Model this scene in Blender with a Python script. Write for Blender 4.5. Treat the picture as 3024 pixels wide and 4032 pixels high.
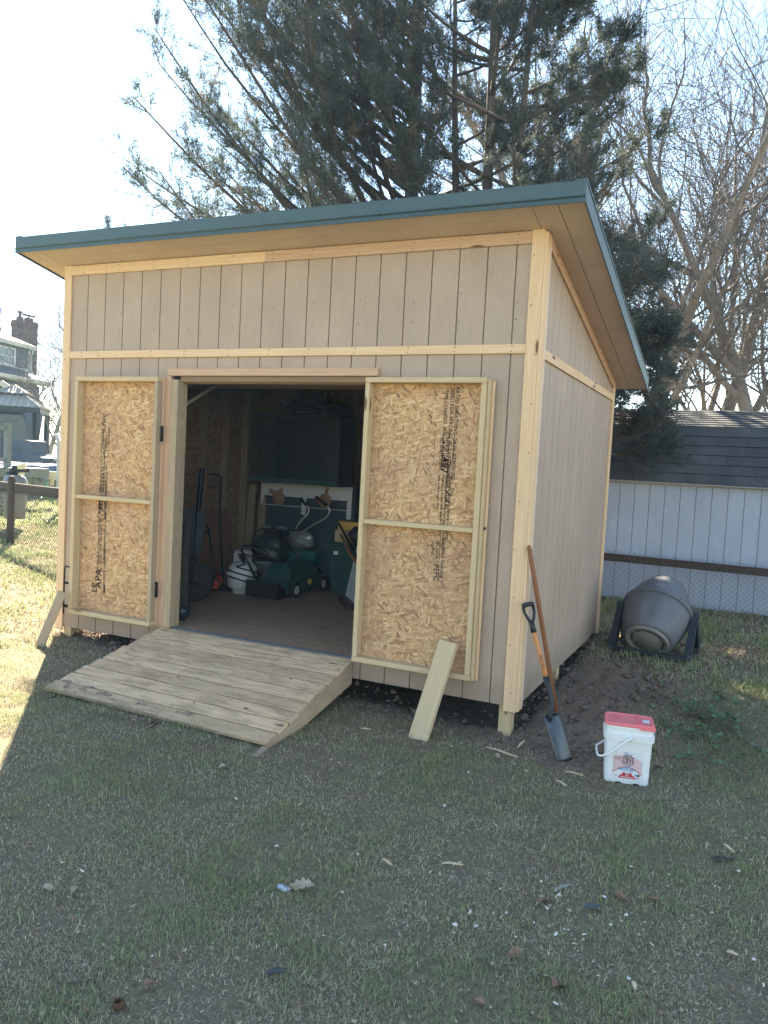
import bpy, bmesh, math, random
import numpy as np
from mathutils import Vector, Matrix

random.seed(7)
rng = np.random.default_rng(7)
R = math.radians
for o in list(bpy.data.objects):
    bpy.data.objects.remove(o, do_unlink=True)
SC = bpy.context.scene
COL = SC.collection

# ------------------------------------------------------------------ camera
CAM_P = Vector((1.3439, -5.2756, 1.4219))
YAW, PITCH, ROLL = 0.4305, -0.0599, 0.0526
cy, sy = math.cos(YAW), math.sin(YAW)
FWD = Vector((-sy * math.cos(PITCH), cy * math.cos(PITCH), math.sin(PITCH)))
_r = Vector((cy, sy, 0.0))
_u = _r.cross(FWD)
RGT = _r * math.cos(ROLL) + _u * math.sin(ROLL)
UPV = -_r * math.sin(ROLL) + _u * math.cos(ROLL)
FPX = 3108.97
camd = bpy.data.cameras.new("camera")
camd.sensor_fit = 'VERTICAL'
camd.sensor_height = 36.0
camd.sensor_width = 27.0
camd.lens = FPX / 4032.0 * 36.0
camd.clip_start = 0.05
camd.clip_end = 500.0
cam = bpy.data.objects.new("camera", camd)
COL.objects.link(cam)
cam.matrix_world = Matrix(((RGT.x, UPV.x, -FWD.x, CAM_P.x),
                           (RGT.y, UPV.y, -FWD.y, CAM_P.y),
                           (RGT.z, UPV.z, -FWD.z, CAM_P.z),
                           (0, 0, 0, 1)))
SC.camera = cam

# ------------------------------------------------------------------ sky, sun, exposure
SUN_EL, SUN_AZ = R(37.0), R(-42.4)      # azimuth from +Y towards +X
SDIR = Vector((math.sin(SUN_AZ) * math.cos(SUN_EL), math.cos(SUN_AZ) * math.cos(SUN_EL), math.sin(SUN_EL)))
W = bpy.data.worlds.new("World")
SC.world = W
W.use_nodes = True
wn = W.node_tree.nodes
sky = wn.new('ShaderNodeTexSky')
sky.sky_type = 'NISHITA'
sky.sun_disc = False
sky.sun_elevation = SUN_EL
sky.sun_rotation = SUN_AZ
sky.air_density = 1.0
sky.dust_density = 0.0
sky.ozone_density = 2.5
wb = wn.new('ShaderNodeMix')            # the camera's warm white balance
wb.data_type = 'RGBA'; wb.blend_type = 'MULTIPLY'
wb.inputs[0].default_value = 1.0
wb.inputs[7].default_value = (1.13, 1.0, 0.87, 1)
W.node_tree.links.new(sky.outputs[0], wb.inputs[6])
W.node_tree.links.new(wb.outputs[2], wn['Background'].inputs[0])
wn['Background'].inputs[1].default_value = 0.054
sund = bpy.data.lights.new("sun", 'SUN')
sund.energy = 4.0
sund.angle = R(0.5)
sund.color = (1.0, 0.88, 0.68)
sun = bpy.data.objects.new("sun", sund)
COL.objects.link(sun)
sun.location = SDIR * 60
sun.rotation_euler = (-SDIR).to_track_quat('-Z', 'Y').to_euler()
SC.view_settings.view_transform = 'Standard'
SC.view_settings.look = 'None'
SC.view_settings.gamma = 1.0
SC.view_settings.exposure = 3.2
try:
    SC.cycles.max_bounces = 7
    SC.cycles.diffuse_bounces = 4
    SC.cycles.transmission_bounces = 4
    SC.cycles.transparent_max_bounces = 6
    SC.cycles.caustics_reflective = False
    SC.cycles.caustics_refractive = False
except Exception:
    pass


def at(px, py, d):
    """the place d metres ahead that the photograph shows at px, py"""
    return CAM_P + FWD * d + RGT * (d * (px - 1512) / FPX) - UPV * (d * (py - 2016) / FPX)


def smooth01(t):
    t = max(0.0, min(1.0, t))
    return t * t * (3 - 2 * t)


def gz(x, y):
    z = -0.41
    z += 0.033 * min(max(-x, 0.0), 12.0)
    z += 0.05 * min(max(y, 0.0), 5.0)
    z += 0.010 * math.sin(1.7 * x + 0.6 * y) + 0.008 * math.sin(2.9 * y - 1.1 * x)
    return z


# ------------------------------------------------------------------ mesh builder
class MB:
    def __init__(s):
        s.v = []; s.f = []; s.uv = []; s.sm = []

    def add(s, verts, faces, uvs=None, smooth=False):
        b = len(s.v)
        s.v.extend([tuple(v) for v in verts])
        for i, f in enumerate(faces):
            s.f.append(tuple(b + k for k in f))
            if uvs is None:
                s.uv.append([(verts[k][0] + verts[k][1] * .37, verts[k][2]) for k in f])
            else:
                s.uv.append(uvs[i])
            s.sm.append(smooth)

    def frame_box(s, c, ex, ey, ez, hx, hy, hz, grain=0, bev=0.0):
        """box with centre c, unit axes and half sizes; the grain runs along one axis"""
        c = Vector(c); ax = [Vector(ex), Vector(ey), Vector(ez)]; h = [hx, hy, hz]
        ou, ov = random.uniform(0, 40), random.uniform(0, 40)
        if bev <= 0:
            bev = min(0.003, min(h) * 0.25)
        g = grain
        o1, o2 = [k for k in range(3) if k != g]
        verts = []
        idx = {}
        # bevelled box: 24 verts
        for fa in range(3):
            for sg in (-1, 1):
                for s1 in (-1, 1):
                    for s2 in (-1, 1):
                        a1, a2 = [k for k in range(3) if k != fa]
                        co = [0, 0, 0]
                        co[fa] = sg * h[fa]
                        co[a1] = s1 * (h[a1] - bev)
                        co[a2] = s2 * (h[a2] - bev)
                        sgn = [0, 0, 0]; sgn[fa] = sg; sgn[a1] = s1; sgn[a2] = s2
                        idx[(fa, tuple(sgn))] = len(verts)
                        verts.append(co)
        faces = []
        import itertools
        for fa in range(3):
            a1, a2 = [k for k in range(3) if k != fa]
            for sg in (-1, 1):
                q = []
                for s1, s2 in ((-1, -1), (1, -1), (1, 1), (-1, 1)):
                    sgn = [0, 0, 0]; sgn[fa] = sg; sgn[a1] = s1; sgn[a2] = s2
                    q.append(idx[(fa, tuple(sgn))])
                faces.append((q, fa))
        for fa in range(3):      # edge chamfers run along axis fa
            a1, a2 = [k for k in range(3) if k != fa]
            for s1 in (-1, 1):
                for s2 in (-1, 1):
                    def key(face, e):
                        sgn = [0, 0, 0]; sgn[fa] = e; sgn[a1] = s1; sgn[a2] = s2
                        return idx[(face, tuple(sgn))]
                    faces.append(([key(a1, -1), key(a1, 1), key(a2, 1), key(a2, -1)], a1))
        for sgn in itertools.product((-1, 1), repeat=3):
            faces.append(([idx[(k, sgn)] for k in range(3)], 0))
        cen = Vector((0, 0, 0))
        out_f, out_uv = [], []
        for q, fa in faces:
            p = [Vector(verts[k]) for k in q]
            n = (p[1] - p[0]).cross(p[2] - p[0])
            m = sum(p, Vector()) / len(p)
            if n.dot(m) < 0:
                q = q[::-1]
            uv = []
            for k in q:
                co = verts[k]
                if fa == g:
                    uv.append((co[o1] + ou, co[o2] + ov))
                elif fa == o1:
                    uv.append((co[g] + ou, co[o2] + ov + 0.31 * h[o1]))
                else:
                    uv.append((co[g] + ou, co[o1] + ov))
            out_f.append(q); out_uv.append(uv)
        # handedness
        det = ax[0].cross(ax[1]).dot(ax[2])
        if det < 0:
            out_f = [f[::-1] for f in out_f]; out_uv = [u[::-1] for u in out_uv]
        wv = [c + ax[0] * co[0] + ax[1] * co[1] + ax[2] * co[2] for co in verts]
        s.add(wv, out_f, out_uv)

    def box(s, x0, x1, y0, y1, z0, z1, grain=None, bev=0.0):
        h = [(x1 - x0) / 2, (y1 - y0) / 2, (z1 - z0) / 2]
        if grain is None:
            grain = max(range(3), key=lambda k: h[k])
        s.frame_box(((x0 + x1) / 2, (y0 + y1) / 2, (z0 + z1) / 2), (1, 0, 0), (0, 1, 0), (0, 0, 1), *h, grain=grain, bev=bev)

    def bar(s, p0, p1, w, t, side=(1, 0, 0), bev=0.0):
        """plank from p0 to p1, w wide along side, t thick"""
        p0 = Vector(p0); p1 = Vector(p1)
        d = (p1 - p0); L = d.length; d.normalize()
        sd = Vector(side); sd = (sd - d * sd.dot(d)).normalized()
        n = d.cross(sd)
        s.frame_box((p0 + p1) / 2, d, sd, n, L / 2, w / 2, t / 2, grain=0, bev=bev)

    def tube(s, pts, r, n=8, cap=True, smooth=True):
        pts = [Vector(p) for p in pts]
        m = len(pts)
        rr = r if isinstance(r, (list, tuple)) else [r] * m
        d = (pts[1] - pts[0]).normalized()
        a = d.orthogonal().normalized()
        verts, faces, uvs = [], [], []
        L = 0.0
        ou = random.uniform(0, 30)
        Ls = []
        for i in range(m):
            if i == 0: t = pts[1] - pts[0]
            elif i == m - 1: t = pts[-1] - pts[-2]
            else: t = pts[i + 1] - pts[i - 1]
            t.normalize()
            a = (a - t * a.dot(t))
            if a.length < 1e-6: a = t.orthogonal()
            a.normalize()
            b = t.cross(a)
            if i: L += (pts[i] - pts[i - 1]).length
            Ls.append(L)
            for k in range(n):
                th = 2 * math.pi * k / n
                verts.append(pts[i] + (a * math.cos(th) + b * math.sin(th)) * rr[i])
        for i in range(m - 1):
            for k in range(n):
                k2 = (k + 1) % n
                faces.append((i * n + k, i * n + k2, (i + 1) * n + k2, (i + 1) * n + k))
                c = 2 * math.pi * max(rr[i], 1e-4) / n
                uvs.append([(Ls[i] + ou, k * c), (Ls[i] + ou, (k + 1) * c), (Ls[i + 1] + ou, (k + 1) * c), (Ls[i + 1] + ou, k * c)])
        if cap:
            faces.append(tuple(range(n))[::-1]); uvs.append([(0, 0)] * n)
            faces.append(tuple((m - 1) * n + k for k in range(n))); uvs.append([(0, 0)] * n)
        s.add(verts, faces, uvs, smooth)

    def lathe(s, prof, M=None, n=32, smooth=True, ang=None):
        """prof: (radius, height) pairs turned round local z"""
        M = M or Matrix()
        verts, faces, uvs = [], [], []
        m = len(prof)
        for (r, z) in prof:
            for k in range(n):
                th = 2 * math.pi * k / n
                verts.append(M @ Vector((r * math.cos(th), r * math.sin(th), z)))
        for i in range(m - 1):
            for k in range(n):
                k2 = (k + 1) % n
                faces.append((i * n + k, i * n + k2, (i + 1) * n + k2, (i + 1) * n + k))
                uvs.append([(k / n, prof[i][1]), ((k + 1) / n, prof[i][1]), ((k + 1) / n, prof[i + 1][1]), (k / n, prof[i + 1][1])])
        s.add(verts, faces, uvs, smooth)

    def prism(s, poly, axis, length, origin=(0, 0, 0), ex=(1, 0, 0), ey=(0, 0, 1)):
        """polygon in the ex, ey plane pushed along axis"""
        o = Vector(origin); ex = Vector(ex); ey = Vector(ey); ax = Vector(axis).normalized()
        n = len(poly)
        ou, ov = random.uniform(0, 30), random.uniform(0, 30)
        a = [o + ex * p[0] + ey * p[1] for p in poly]
        b = [q + ax * length for q in a]
        area = sum(poly[i][0] * poly[(i + 1) % n][1] - poly[(i + 1) % n][0] * poly[i][1] for i in range(n))
        flip = (area > 0) == (ex.cross(ey).dot(ax) > 0)
        faces = [tuple(range(n)), tuple(range(n, 2 * n))[::-1]]
        uvs = [[(p[0] + ou, p[1] + ov) for p in poly], [(p[0] + ou, p[1] + ov) for p in poly][::-1]]
        acc = 0
        for i in range(n):
            j = (i + 1) % n
            l = (a[j] - a[i]).length
            faces.append((i, n + i, n + j, j))
            uvs.append([(ou, acc + ov), (ou + length, acc + ov), (ou + length, acc + l + ov), (ou, acc + l + ov)])
            acc += l
        if flip:
            faces = [f[::-1] for f in faces]; uvs = [u[::-1] for u in uvs]
        s.add(a + b, faces, uvs)

    def blob(s, c, rx, ry, rz, seed=0, amp=0.15, n=20, m=12, M=None, freq=3.0, crease=0.0):
        M = M or Matrix()
        c = Vector(c)
        rs = random.Random(seed)
        ph = [rs.uniform(0, 6.28) for _ in range(9)]
        verts, faces = [], []
        for i in range(m + 1):
            th = math.pi * i / m
            for k in range(n):
                a = 2 * math.pi * k / n
                d = Vector((math.sin(th) * math.cos(a), math.sin(th) * math.sin(a), math.cos(th)))
                f = 1 + amp * (math.sin(freq * d.x * 2 + ph[0]) * math.sin(freq * d.y * 2 + ph[1]) + math.sin(freq * d.z * 3 + ph[2] + d.x * 4) * .6)
                if crease:
                    f += crease * (abs(math.sin(7 * d.x + 5 * d.z + ph[3] + 2 * math.sin(4 * d.y + ph[4]))) - .5) + crease * (abs(math.sin(9 * d.y - 6 * d.z + ph[5] + 2 * math.sin(5 * d.x + ph[6]))) - .5) - (crease * .8 if d.z < -.6 else 0)
                verts.append(c + M @ Vector((d.x * rx * f, d.y * ry * f, d.z * rz * f)))
        for i in range(m):
            for k in range(n):
                k2 = (k + 1) % n
                faces.append((i * n + k, (i + 1) * n + k, (i + 1) * n + k2, i * n + k2))
        s.add(verts, faces, None, True)

    def build(s, name, mat, parent=None):
        me = bpy.data.meshes.new(name)
        me.from_pydata(s.v, [], s.f)
        uvl = me.uv_layers.new(name="UVMap")
        flat = [c for f in s.uv for p in f for c in p]
        uvl.data.foreach_set("uv", flat)
        me.polygons.foreach_set("use_smooth", s.sm)
        me.materials.append(mat)
        me.update()
        o = bpy.data.objects.new(name, me)
        COL.objects.link(o)
        if parent is not None:
            attach(o, parent)
        return o


def attach(o, parent):
    o.parent = parent
    wl = parent.location if parent.parent is None else Vector((0, 0, 0))
    o.matrix_parent_inverse = Matrix.Translation(-wl)


def tag(o, label=None, cat=None, group=None, kind=None):
    if label: o['label'] = label
    if cat: o['category'] = cat
    if group: o['group'] = group
    if kind: o['kind'] = kind
    return o


def thing(name, label, cat, loc=(0, 0, 0), group=None):
    o = bpy.data.objects.new(name, None)
    o.empty_display_size = 0.1
    COL.objects.link(o)
    o.location = loc
    return tag(o, label, cat, group)


def part(name, mb, mat, parent, label=None):
    o = mb.build(name, mat, parent)
    if label: o['label'] = label
    return o


def fontpart(name, body, size, loc, right, up, mat, parent, align='LEFT', extrude=0.0004, sx=1.0, bold=0.0):
    cu = bpy.data.curves.new(name, 'FONT')
    cu.body = body
    cu.size = size
    cu.align_x = align
    cu.extrude = extrude
    cu.resolution_u = 2
    cu.offset = size * bold
    cu.materials.append(mat)
    o = bpy.data.objects.new(name, cu)
    COL.objects.link(o)
    dg = bpy.context.evaluated_depsgraph_get()
    me = bpy.data.meshes.new_from_object(o.evaluated_get(dg))
    bpy.data.objects.remove(o, do_unlink=True)
    bpy.data.curves.remove(cu)
    r = Vector(right).normalized(); u = Vector(up).normalized(); n = r.cross(u)
    me.transform(Matrix(((r.x * sx, u.x, n.x, loc[0]), (r.y * sx, u.y, n.y, loc[1]), (r.z * sx, u.z, n.z, loc[2]), (0, 0, 0, 1))))
    if not me.materials: me.materials.append(mat)
    o = bpy.data.objects.new(name, me)
    COL.objects.link(o)
    attach(o, parent)
    return o


# ------------------------------------------------------------------ materials
class NT:
    def __init__(s, name):
        s.m = bpy.data.materials.new(name)
        s.m.use_nodes = True
        s.t = s.m.node_tree
        s.b = s.t.nodes['Principled BSDF']
        s.out = s.t.nodes['Material Output']

    def n(s, typ, **kw):
        nd = s.t.nodes.new(typ)
        for k, v in kw.items():
            setattr(nd, k, v)
        return nd

    def l(s, a, b):
        s.t.links.new(a, b)

    def val(s, sock, v):
        if hasattr(v, 'is_linked') or isinstance(v, bpy.types.NodeSocket):
            s.l(v, sock)
        elif isinstance(v, (tuple, list)) and sock.type == 'RGBA' and len(v) == 3:
            sock.default_value = (*v, 1)
        else:
            sock.default_value = v

    def coord(s, kind='UV', scale=(1, 1, 1), rot=(0, 0, 0), loc=(0, 0, 0)):
        tc = s.n('ShaderNodeTexCoord')
        mp = s.n('ShaderNodeMapping')
        s.l(tc.outputs[kind], mp.inputs[0])
        mp.inputs['Scale'].default_value = scale
        mp.inputs['Rotation'].default_value = rot
        mp.inputs['Location'].default_value = loc
        return mp.outputs[0]

    def noise(s, vec, scale=5, detail=4, rough=.55, dist=0.0):
        nd = s.n('ShaderNodeTexNoise')
        s.l(vec, nd.inputs['Vector'])
        nd.inputs['Scale'].default_value = scale
        nd.inputs['Detail'].default_value = detail
        nd.inputs['Roughness'].default_value = rough
        nd.inputs['Distortion'].default_value = dist
        return nd.outputs['Fac']

    def voro(s, vec, scale=5, feature='F1', rnd=1.0):
        nd = s.n('ShaderNodeTexVoronoi', feature=feature)
        s.l(vec, nd.inputs['Vector'])
        nd.inputs['Scale'].default_value = scale
        nd.inputs['Randomness'].default_value = rnd
        return nd

    def ramp(s, fac, stops):
        nd = s.n('ShaderNodeValToRGB')
        s.l(fac, nd.inputs[0])
        e = nd.color_ramp.elements
        while len(e) < len(stops): e.new(0.5)
        for el, (p, c) in zip(e, stops):
            el.position = p
            el.color = (*c, 1) if len(c) == 3 else c
        return nd.outputs[0]

    def gramp(s, fac, stops):
        return s.ramp(fac, [(p, (v, v, v)) for p, v in stops])

    def mix(s, fac, a, b, mode='MIX'):
        nd = s.n('ShaderNodeMix', data_type='RGBA', blend_type=mode)
        s.val(nd.inputs[0], fac)
        s.val(nd.inputs[6], a)
        s.val(nd.inputs[7], b)
        return nd.outputs[2]

    def math(s, op, a, b=0.0):
        nd = s.n('ShaderNodeMath', operation=op)
        s.val(nd.inputs[0], a); s.val(nd.inputs[1], b)
        return nd.outputs[0]

    def bump(s, h, strength=.3, dist=.01):
        nd = s.n('ShaderNodeBump')
        s.l(h, nd.inputs['Height'])
        nd.inputs['Strength'].default_value = strength
        nd.inputs['Distance'].default_value = dist
        s.l(nd.outputs[0], s.b.inputs['Normal'])

    def fin(s, col=None, rough=.7, metal=0.0, spec=.4):
        if col is not None: s.val(s.b.inputs['Base Color'], col)
        s.val(s.b.inputs['Roughness'], rough)
        s.b.inputs['Metallic'].default_value = metal
        s.b.inputs['Specular IOR Level'].default_value = spec
        return s.m


def m_plain(name, col, rough=.5, metal=0.0, var=.18, scale=18, dirt=None, bump=0.0, spec=.4):
    t = NT(name)
    v = t.coord('Object')
    f = t.noise(v, scale, 5, .6)
    lo = tuple(c * (1 - var) for c in col); hi = tuple(min(1, c * (1 + var)) for c in col)
    c = t.ramp(f, [(.3, lo), (.7, hi)])
    if dirt:
        f2 = t.noise(v, scale * .35, 6, .65)
        c = t.mix(t.gramp(f2, [(.52, 0), (.72, 1)]), c, dirt)
    if bump: t.bump(t.noise(v, scale * 4, 4), bump, .004)
    rr = t.gramp(f, [(.3, max(0, rough - .08)), (.7, min(1, rough + .08))])
    return t.fin(c, rr, metal, spec)


def m_wood(name, lo, hi, knot=(.16, .08, .04), rough=.72, streak=26, tintscale=.8, weather=None, knots=True, ring=.5):
    t = NT(name)
    v = t.coord('UV')
    warp = t.noise(t.coord('UV', (1.2, 5, 1)), 1.6, 2, .5)
    vv = t.n('ShaderNodeVectorMath', operation='ADD')
    cmb = t.n('ShaderNodeCombineXYZ')
    t.l(t.math('MULTIPLY', warp, .05), cmb.inputs[1])
    t.l(v, vv.inputs[0]); t.l(cmb.outputs[0], vv.inputs[1])
    mp = t.n('ShaderNodeMapping'); t.l(vv.outputs[0], mp.inputs[0]); mp.inputs['Scale'].default_value = (1.0, streak, 1)
    f = t.noise(mp.outputs[0], 2.2, 5, .6, .3)
    wv = t.n('ShaderNodeTexWave', wave_type='BANDS', bands_direction='Y')
    t.l(vv.outputs[0], wv.inputs[0])
    wv.inputs['Scale'].default_value = 22
    wv.inputs['Distortion'].default_value = 7
    wv.inputs['Detail'].default_value = 2
    wv.inputs['Detail Scale'].default_value = .35
    c = t.ramp(f, [(.3, lo), (.68, hi)])
    c = t.mix(t.math('MULTIPLY', t.gramp(wv.outputs[1], [(.55, 0), (1, 1)]), ring), c, tuple(x * .62 for x in lo))
    big = t.noise(t.coord('UV', (tintscale, 2.0, 1)), 1.3, 2)
    c = t.mix(t.gramp(big, [(.35, 0), (.7, .55)]), c, tuple((a * .75 + b * .1) for a, b in zip(hi, lo)))
    if knots:
        vo = t.voro(t.coord('UV', (2.3, 9.0, 1)), 1.0)
        kd = t.gramp(vo.outputs['Distance'], [(.07, 1), (.15, 0)])
        sel = t.n('ShaderNodeSeparateColor'); t.l(vo.outputs['Color'], sel.inputs[0])
        kk = t.math('MULTIPLY', kd, t.gramp(sel.outputs[0], [(.48, 0), (.50, 1)]))
        c = t.mix(kk, c, knot)
    if weather:
        wf = t.noise(t.coord('UV', (1.5, 6, 1)), 2.5, 6, .7)
        c = t.mix(t.gramp(wf, [(.42, 0), (.68, .85)]), c, weather)
    t.bump(f, .25, .003)
    return t.fin(c, rough, 0, .25)


def m_osb(name, k=1.0):
    t = NT(name)
    base = None
    hs = None
    warp_ = []
    for sc_, am_ in ((4.5, .030), (7.0, .020)):
        nz_ = t.n('ShaderNodeTexNoise'); t.l(t.coord('UV', (1, 1, 1), (0, 0, 0), (sc_, sc_, 0)), nz_.inputs['Vector'])
        nz_.inputs['Scale'].default_value = sc_; nz_.inputs['Detail'].default_value = 1.5
        ml_ = t.n('ShaderNodeVectorMath', operation='SCALE'); t.l(nz_.outputs['Color'], ml_.inputs[0]); ml_.inputs['Scale'].default_value = am_
        av_ = t.n('ShaderNodeVectorMath', operation='ADD'); t.l(t.coord('UV'), av_.inputs[0]); t.l(ml_.outputs[0], av_.inputs[1])
        warp_.append(av_.outputs[0])
    layers = ((.35, (14, 66, 1), 3.1), (-.8, (15, 62, 1), 11.7), (1.75, (16, 74, 1), 23.3), (2.5, (17, 80, 1), 37.9), (1.15, (15, 70, 1), 44.4), (-.15, (15, 80, 1), 51.0), (-1.35, (16, 70, 1), 63.0), (.75, (22, 120, 1), 71.0))
    for i, (ang, sc, off) in enumerate(layers):
        tc = t.n('ShaderNodeTexCoord')
        rt = t.n('ShaderNodeMapping'); t.l(tc.outputs['UV'], rt.inputs[0]); rt.inputs['Rotation'].default_value = (0, 0, ang)
        rt.inputs['Location'].default_value = (off, off * .7, 0)
        sp = t.n('ShaderNodeMapping'); t.l(rt.outputs[0], sp.inputs[0]); sp.inputs['Scale'].default_value = sc
        ad = t.n('ShaderNodeVectorMath', operation='ADD'); t.l(sp.outputs[0], ad.inputs[0])
        t.l(warp_[i % 2], rt.inputs[0]); ad.inputs[1].default_value = (0, 0, 0)
        vo = t.voro(ad.outputs[0], 1.0)
        se = t.n('ShaderNodeSeparateColor'); t.l(vo.outputs['Color'], se.inputs[0])
        if i == len(layers) - 1:      # slim dark slivers
            col = t.ramp(se.outputs[0], [(0.0, (.14, .075, .045)), (1.0, (.28, .16, .09))])
            thr = .962
        else:
            col = t.ramp(se.outputs[0], [(0.0, (.36, .185, .085)), (.12, (.50, .28, .13)), (.45, (.62, .375, .18)), (.75, (.68, .435, .22)), (1.0, (.76, .52, .29))])
            thr = .66
        edge = t.gramp(vo.outputs['Distance'], [(.0, 1), (.4, .98), (.85, .62)])
        col = t.mix(1.0, col, edge, 'MULTIPLY')
        if base is None:
            base, hs = col, se.outputs[1]
        else:
            msk = t.gramp(se.outputs[2], [(thr, 0), (thr + .02, 1)])
            base = t.mix(msk, base, col)
            hs = t.mix(msk, hs, se.outputs[1])
    tint = t.noise(t.coord('UV'), 1.8, 4, .6)
    base = t.mix(t.gramp(tint, [(.42, 0), (.66, .42)]), base, (.37, .215, .155))
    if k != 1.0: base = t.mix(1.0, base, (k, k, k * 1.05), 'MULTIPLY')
    t.bump(hs, .35, .003)
    return t.fin(base, .7, 0, .25)


def m_siding(name, col, wear=None, mud=None):
    t = NT(name)
    tc = t.coord('Object', (60, 60, 4))
    f = t.noise(tc, 1.5, 5, .65)
    f2 = t.noise(t.coord('Object', (1, 1, .6)), 2.2, 4, .6)
    lo = tuple(c * .90 for c in col); hi = tuple(c * 1.07 for c in col)
    c = t.ramp(f2, [(.3, lo), (.7, hi)])
    c = t.mix(t.gramp(f, [(.42, 0), (.75, .26)]), c, tuple(x * .55 for x in col))
    if mud:
        sx = t.n('ShaderNodeSeparateXYZ'); t.l(t.coord('Object'), sx.inputs[0])
        hgt = t.gramp(t.math('ADD', sx.outputs[2], t.math('MULTIPLY', t.noise(t.coord('Object', (9, 9, 5)), 1.5, 6, .7), .22)), [(.0, 1), (.16, 0)])
        c = t.mix(t.math('MULTIPLY', hgt, .38), c, mud)
    if wear:
        w = t.noise(t.coord('Object', (3, 3, 1.2)), 1.7, 6, .7)
        c = t.mix(t.gramp(w, [(.60, 0), (.74, .8)]), c, wear)
    t.bump(t.mix(.5, f, t.noise(t.coord('Object', (14, 14, 90)), 1, 3)), .28, .004)
    return t.fin(c, .62, 0, .3)

# ------------------------------------------------------------------ shared materials
M_SID = m_siding("tan_siding", (.445, .33, .248), mud=(.20, .15, .11))
M_SOFFIT_LIT = m_siding("tan_soffit_bounce_lit", (.58, .44, .35))  # siding tan lightened, standing in for light bounced up from the ground
M_GROOVE_SHADE = m_siding("tan_siding_groove_shade", (.26, .20, .16))  # same siding paint darkened, the grooves' shade put into the colour
M_PINE = m_wood("new_pine", (.68, .44, .25), (.82, .58, .36), ring=.28)
M_PINE_RED = m_wood("red_pine", (.50, .30, .19), (.64, .425, .28), ring=.3)
M_TREAT = m_wood("treated_lumber", (.52, .38, .21), (.67, .515, .315), knot=(.13, .07, .04), ring=.5)
M_TREAT_OLD = m_wood("weathered_treated_lumber", (.40, .29, .175), (.55, .415, .265), weather=(.33, .265, .20), ring=.5)
M_STUD = m_wood("stud_lumber", (.22, .15, .095), (.30, .21, .135), ring=.3)  # lumber darkened, with the dimness of the interior in its colour
M_OSB = m_osb("strand_board")
M_OSB_SHADE = m_osb("shaded_strand_board", .42)  # door strand board darkened; interior shade is painted into this copy
M_PLY = m_wood("floor_plywood", (.31, .185, .11), (.43, .28, .17), weather=(.22, .145, .10), streak=14, ring=.3)
M_WHITE_EDGE = m_plain("primed_edge", (.72, .71, .69), .6, scale=30, dirt=(.45, .43, .40))
M_ROOFMETAL = m_plain("green_blue_metal", (.065, .098, .10), .34, .25, .08, 3)
M_ROOFDARK = m_plain("green_metal_lip", (.045, .075, .08), .35, .35, .08, 3)
M_BLACK = m_plain("black_metal", (.012, .013, .015), .4, .2, .3)
M_NAIL = m_plain("nail_heads", (.10, .085, .07), .6, .3)
M_INK = m_plain("black_ink", (.018, .016, .016), .9, 0, .35, 60)

G = 0.2032
GX0 = -0.1929            # right-most groove
Z_BOT, Z_TOPF = -0.2, 3.037
SLOPE = (3.037 - 2.40) / 3.16
DEPTH = 3.16
XL = -4.3205
O_X0, O_X1, O_TOP, O_BOT = -3.08, -1.20, 2.065, -0.052

shed = thing("shed", "new tan wooden shed with slanted green metal roof and open double doors", "shed", (XL / 2, DEPTH / 2, -0.42))

# front wall: boards between grooves, with the door opening left out
mb = MB(); bk = MB()
xs = sorted([GX0 - k * G for k in range(21) if GX0 - k * G > XL + .085])
edges = [XL + .04] + xs + [-.04]
for a, b in zip(edges[:-1], edges[1:]):
    x0, x1 = a + .004, b - .004
    segs = []
    if x1 <= O_X0 or x0 >= O_X1:
        segs = [(x0, x1, Z_BOT, 3.028)]
    else:
        segs.append((x0, x1, O_TOP, 3.028)); segs.append((x0, x1, Z_BOT, O_BOT))
        if x0 < O_X0: segs.append((x0, O_X0, O_BOT, O_TOP))
        if x1 > O_X1: segs.append((O_X1, x1, O_BOT, O_TOP))
    for s0, s1, z0, z1 in segs:
        if s1 - s0 > .004: mb.box(s0, s1, 0.0, .016, z0, z1, 2)
bk.box(XL + .03, O_X0, .0115, .024, Z_BOT + .002, 3.026, 2)
bk.box(O_X1, -.03, .0115, .024, Z_BOT + .002, 3.026, 2)
bk.box(O_X0 + .001, O_X1 - .001, .0115, .024, O_TOP + .002, 3.026, 2)
bk.box(O_X0 + .001, O_X1 - .001, .0115, .024, Z_BOT + .002, O_BOT - .002, 2)
fw = part("front_wall", mb, M_SID, shed)
part("groove", bk, M_GROOVE_SHADE, fw)

# right wall (x = 0), left wall (x = XL)
def side_wall(X, sgn, name):
    m = MB(); b2 = MB()
    ys = [.045 + .11 + k * G for k in range(16) if .155 + k * G < DEPTH - .05]
    e = [.012] + ys + [DEPTH - .01]
    for a, b in zip(e[:-1], e[1:]):
        y0, y1 = a + .004, b - .004
        t0, t1 = Z_TOPF - SLOPE * y0 - .01, Z_TOPF - SLOPE * y1 - .01
        m.prism([(y0, Z_BOT), (y1, Z_BOT), (y1, t1), (y0, t0)], (sgn, 0, 0), .016, (X - sgn * .016, 0, 0), (0, 1, 0), (0, 0, 1))
    y0, y1 = .022, DEPTH - .02
    b2.prism([(y0, Z_BOT + .002), (y1, Z_BOT + .002), (y1, Z_TOPF - SLOPE * y1 - .012), (y0, Z_TOPF - SLOPE * y0 - .012)], (sgn, 0, 0), .009, (X - sgn * .0235, 0, 0), (0, 1, 0), (0, 0, 1))
    w = part(name, m, M_SID, shed)
    part("groove", b2, M_GROOVE_SHADE, w)
side_wall(0.0, 1, "side_wall")
side_wall(XL + .019, -1, "side_wall")
mb = MB(); mb.box(XL + .03, -.02, DEPTH - .015, DEPTH, Z_BOT, 2.39, 2)
part("back_wall", mb, M_SID, shed)

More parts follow.
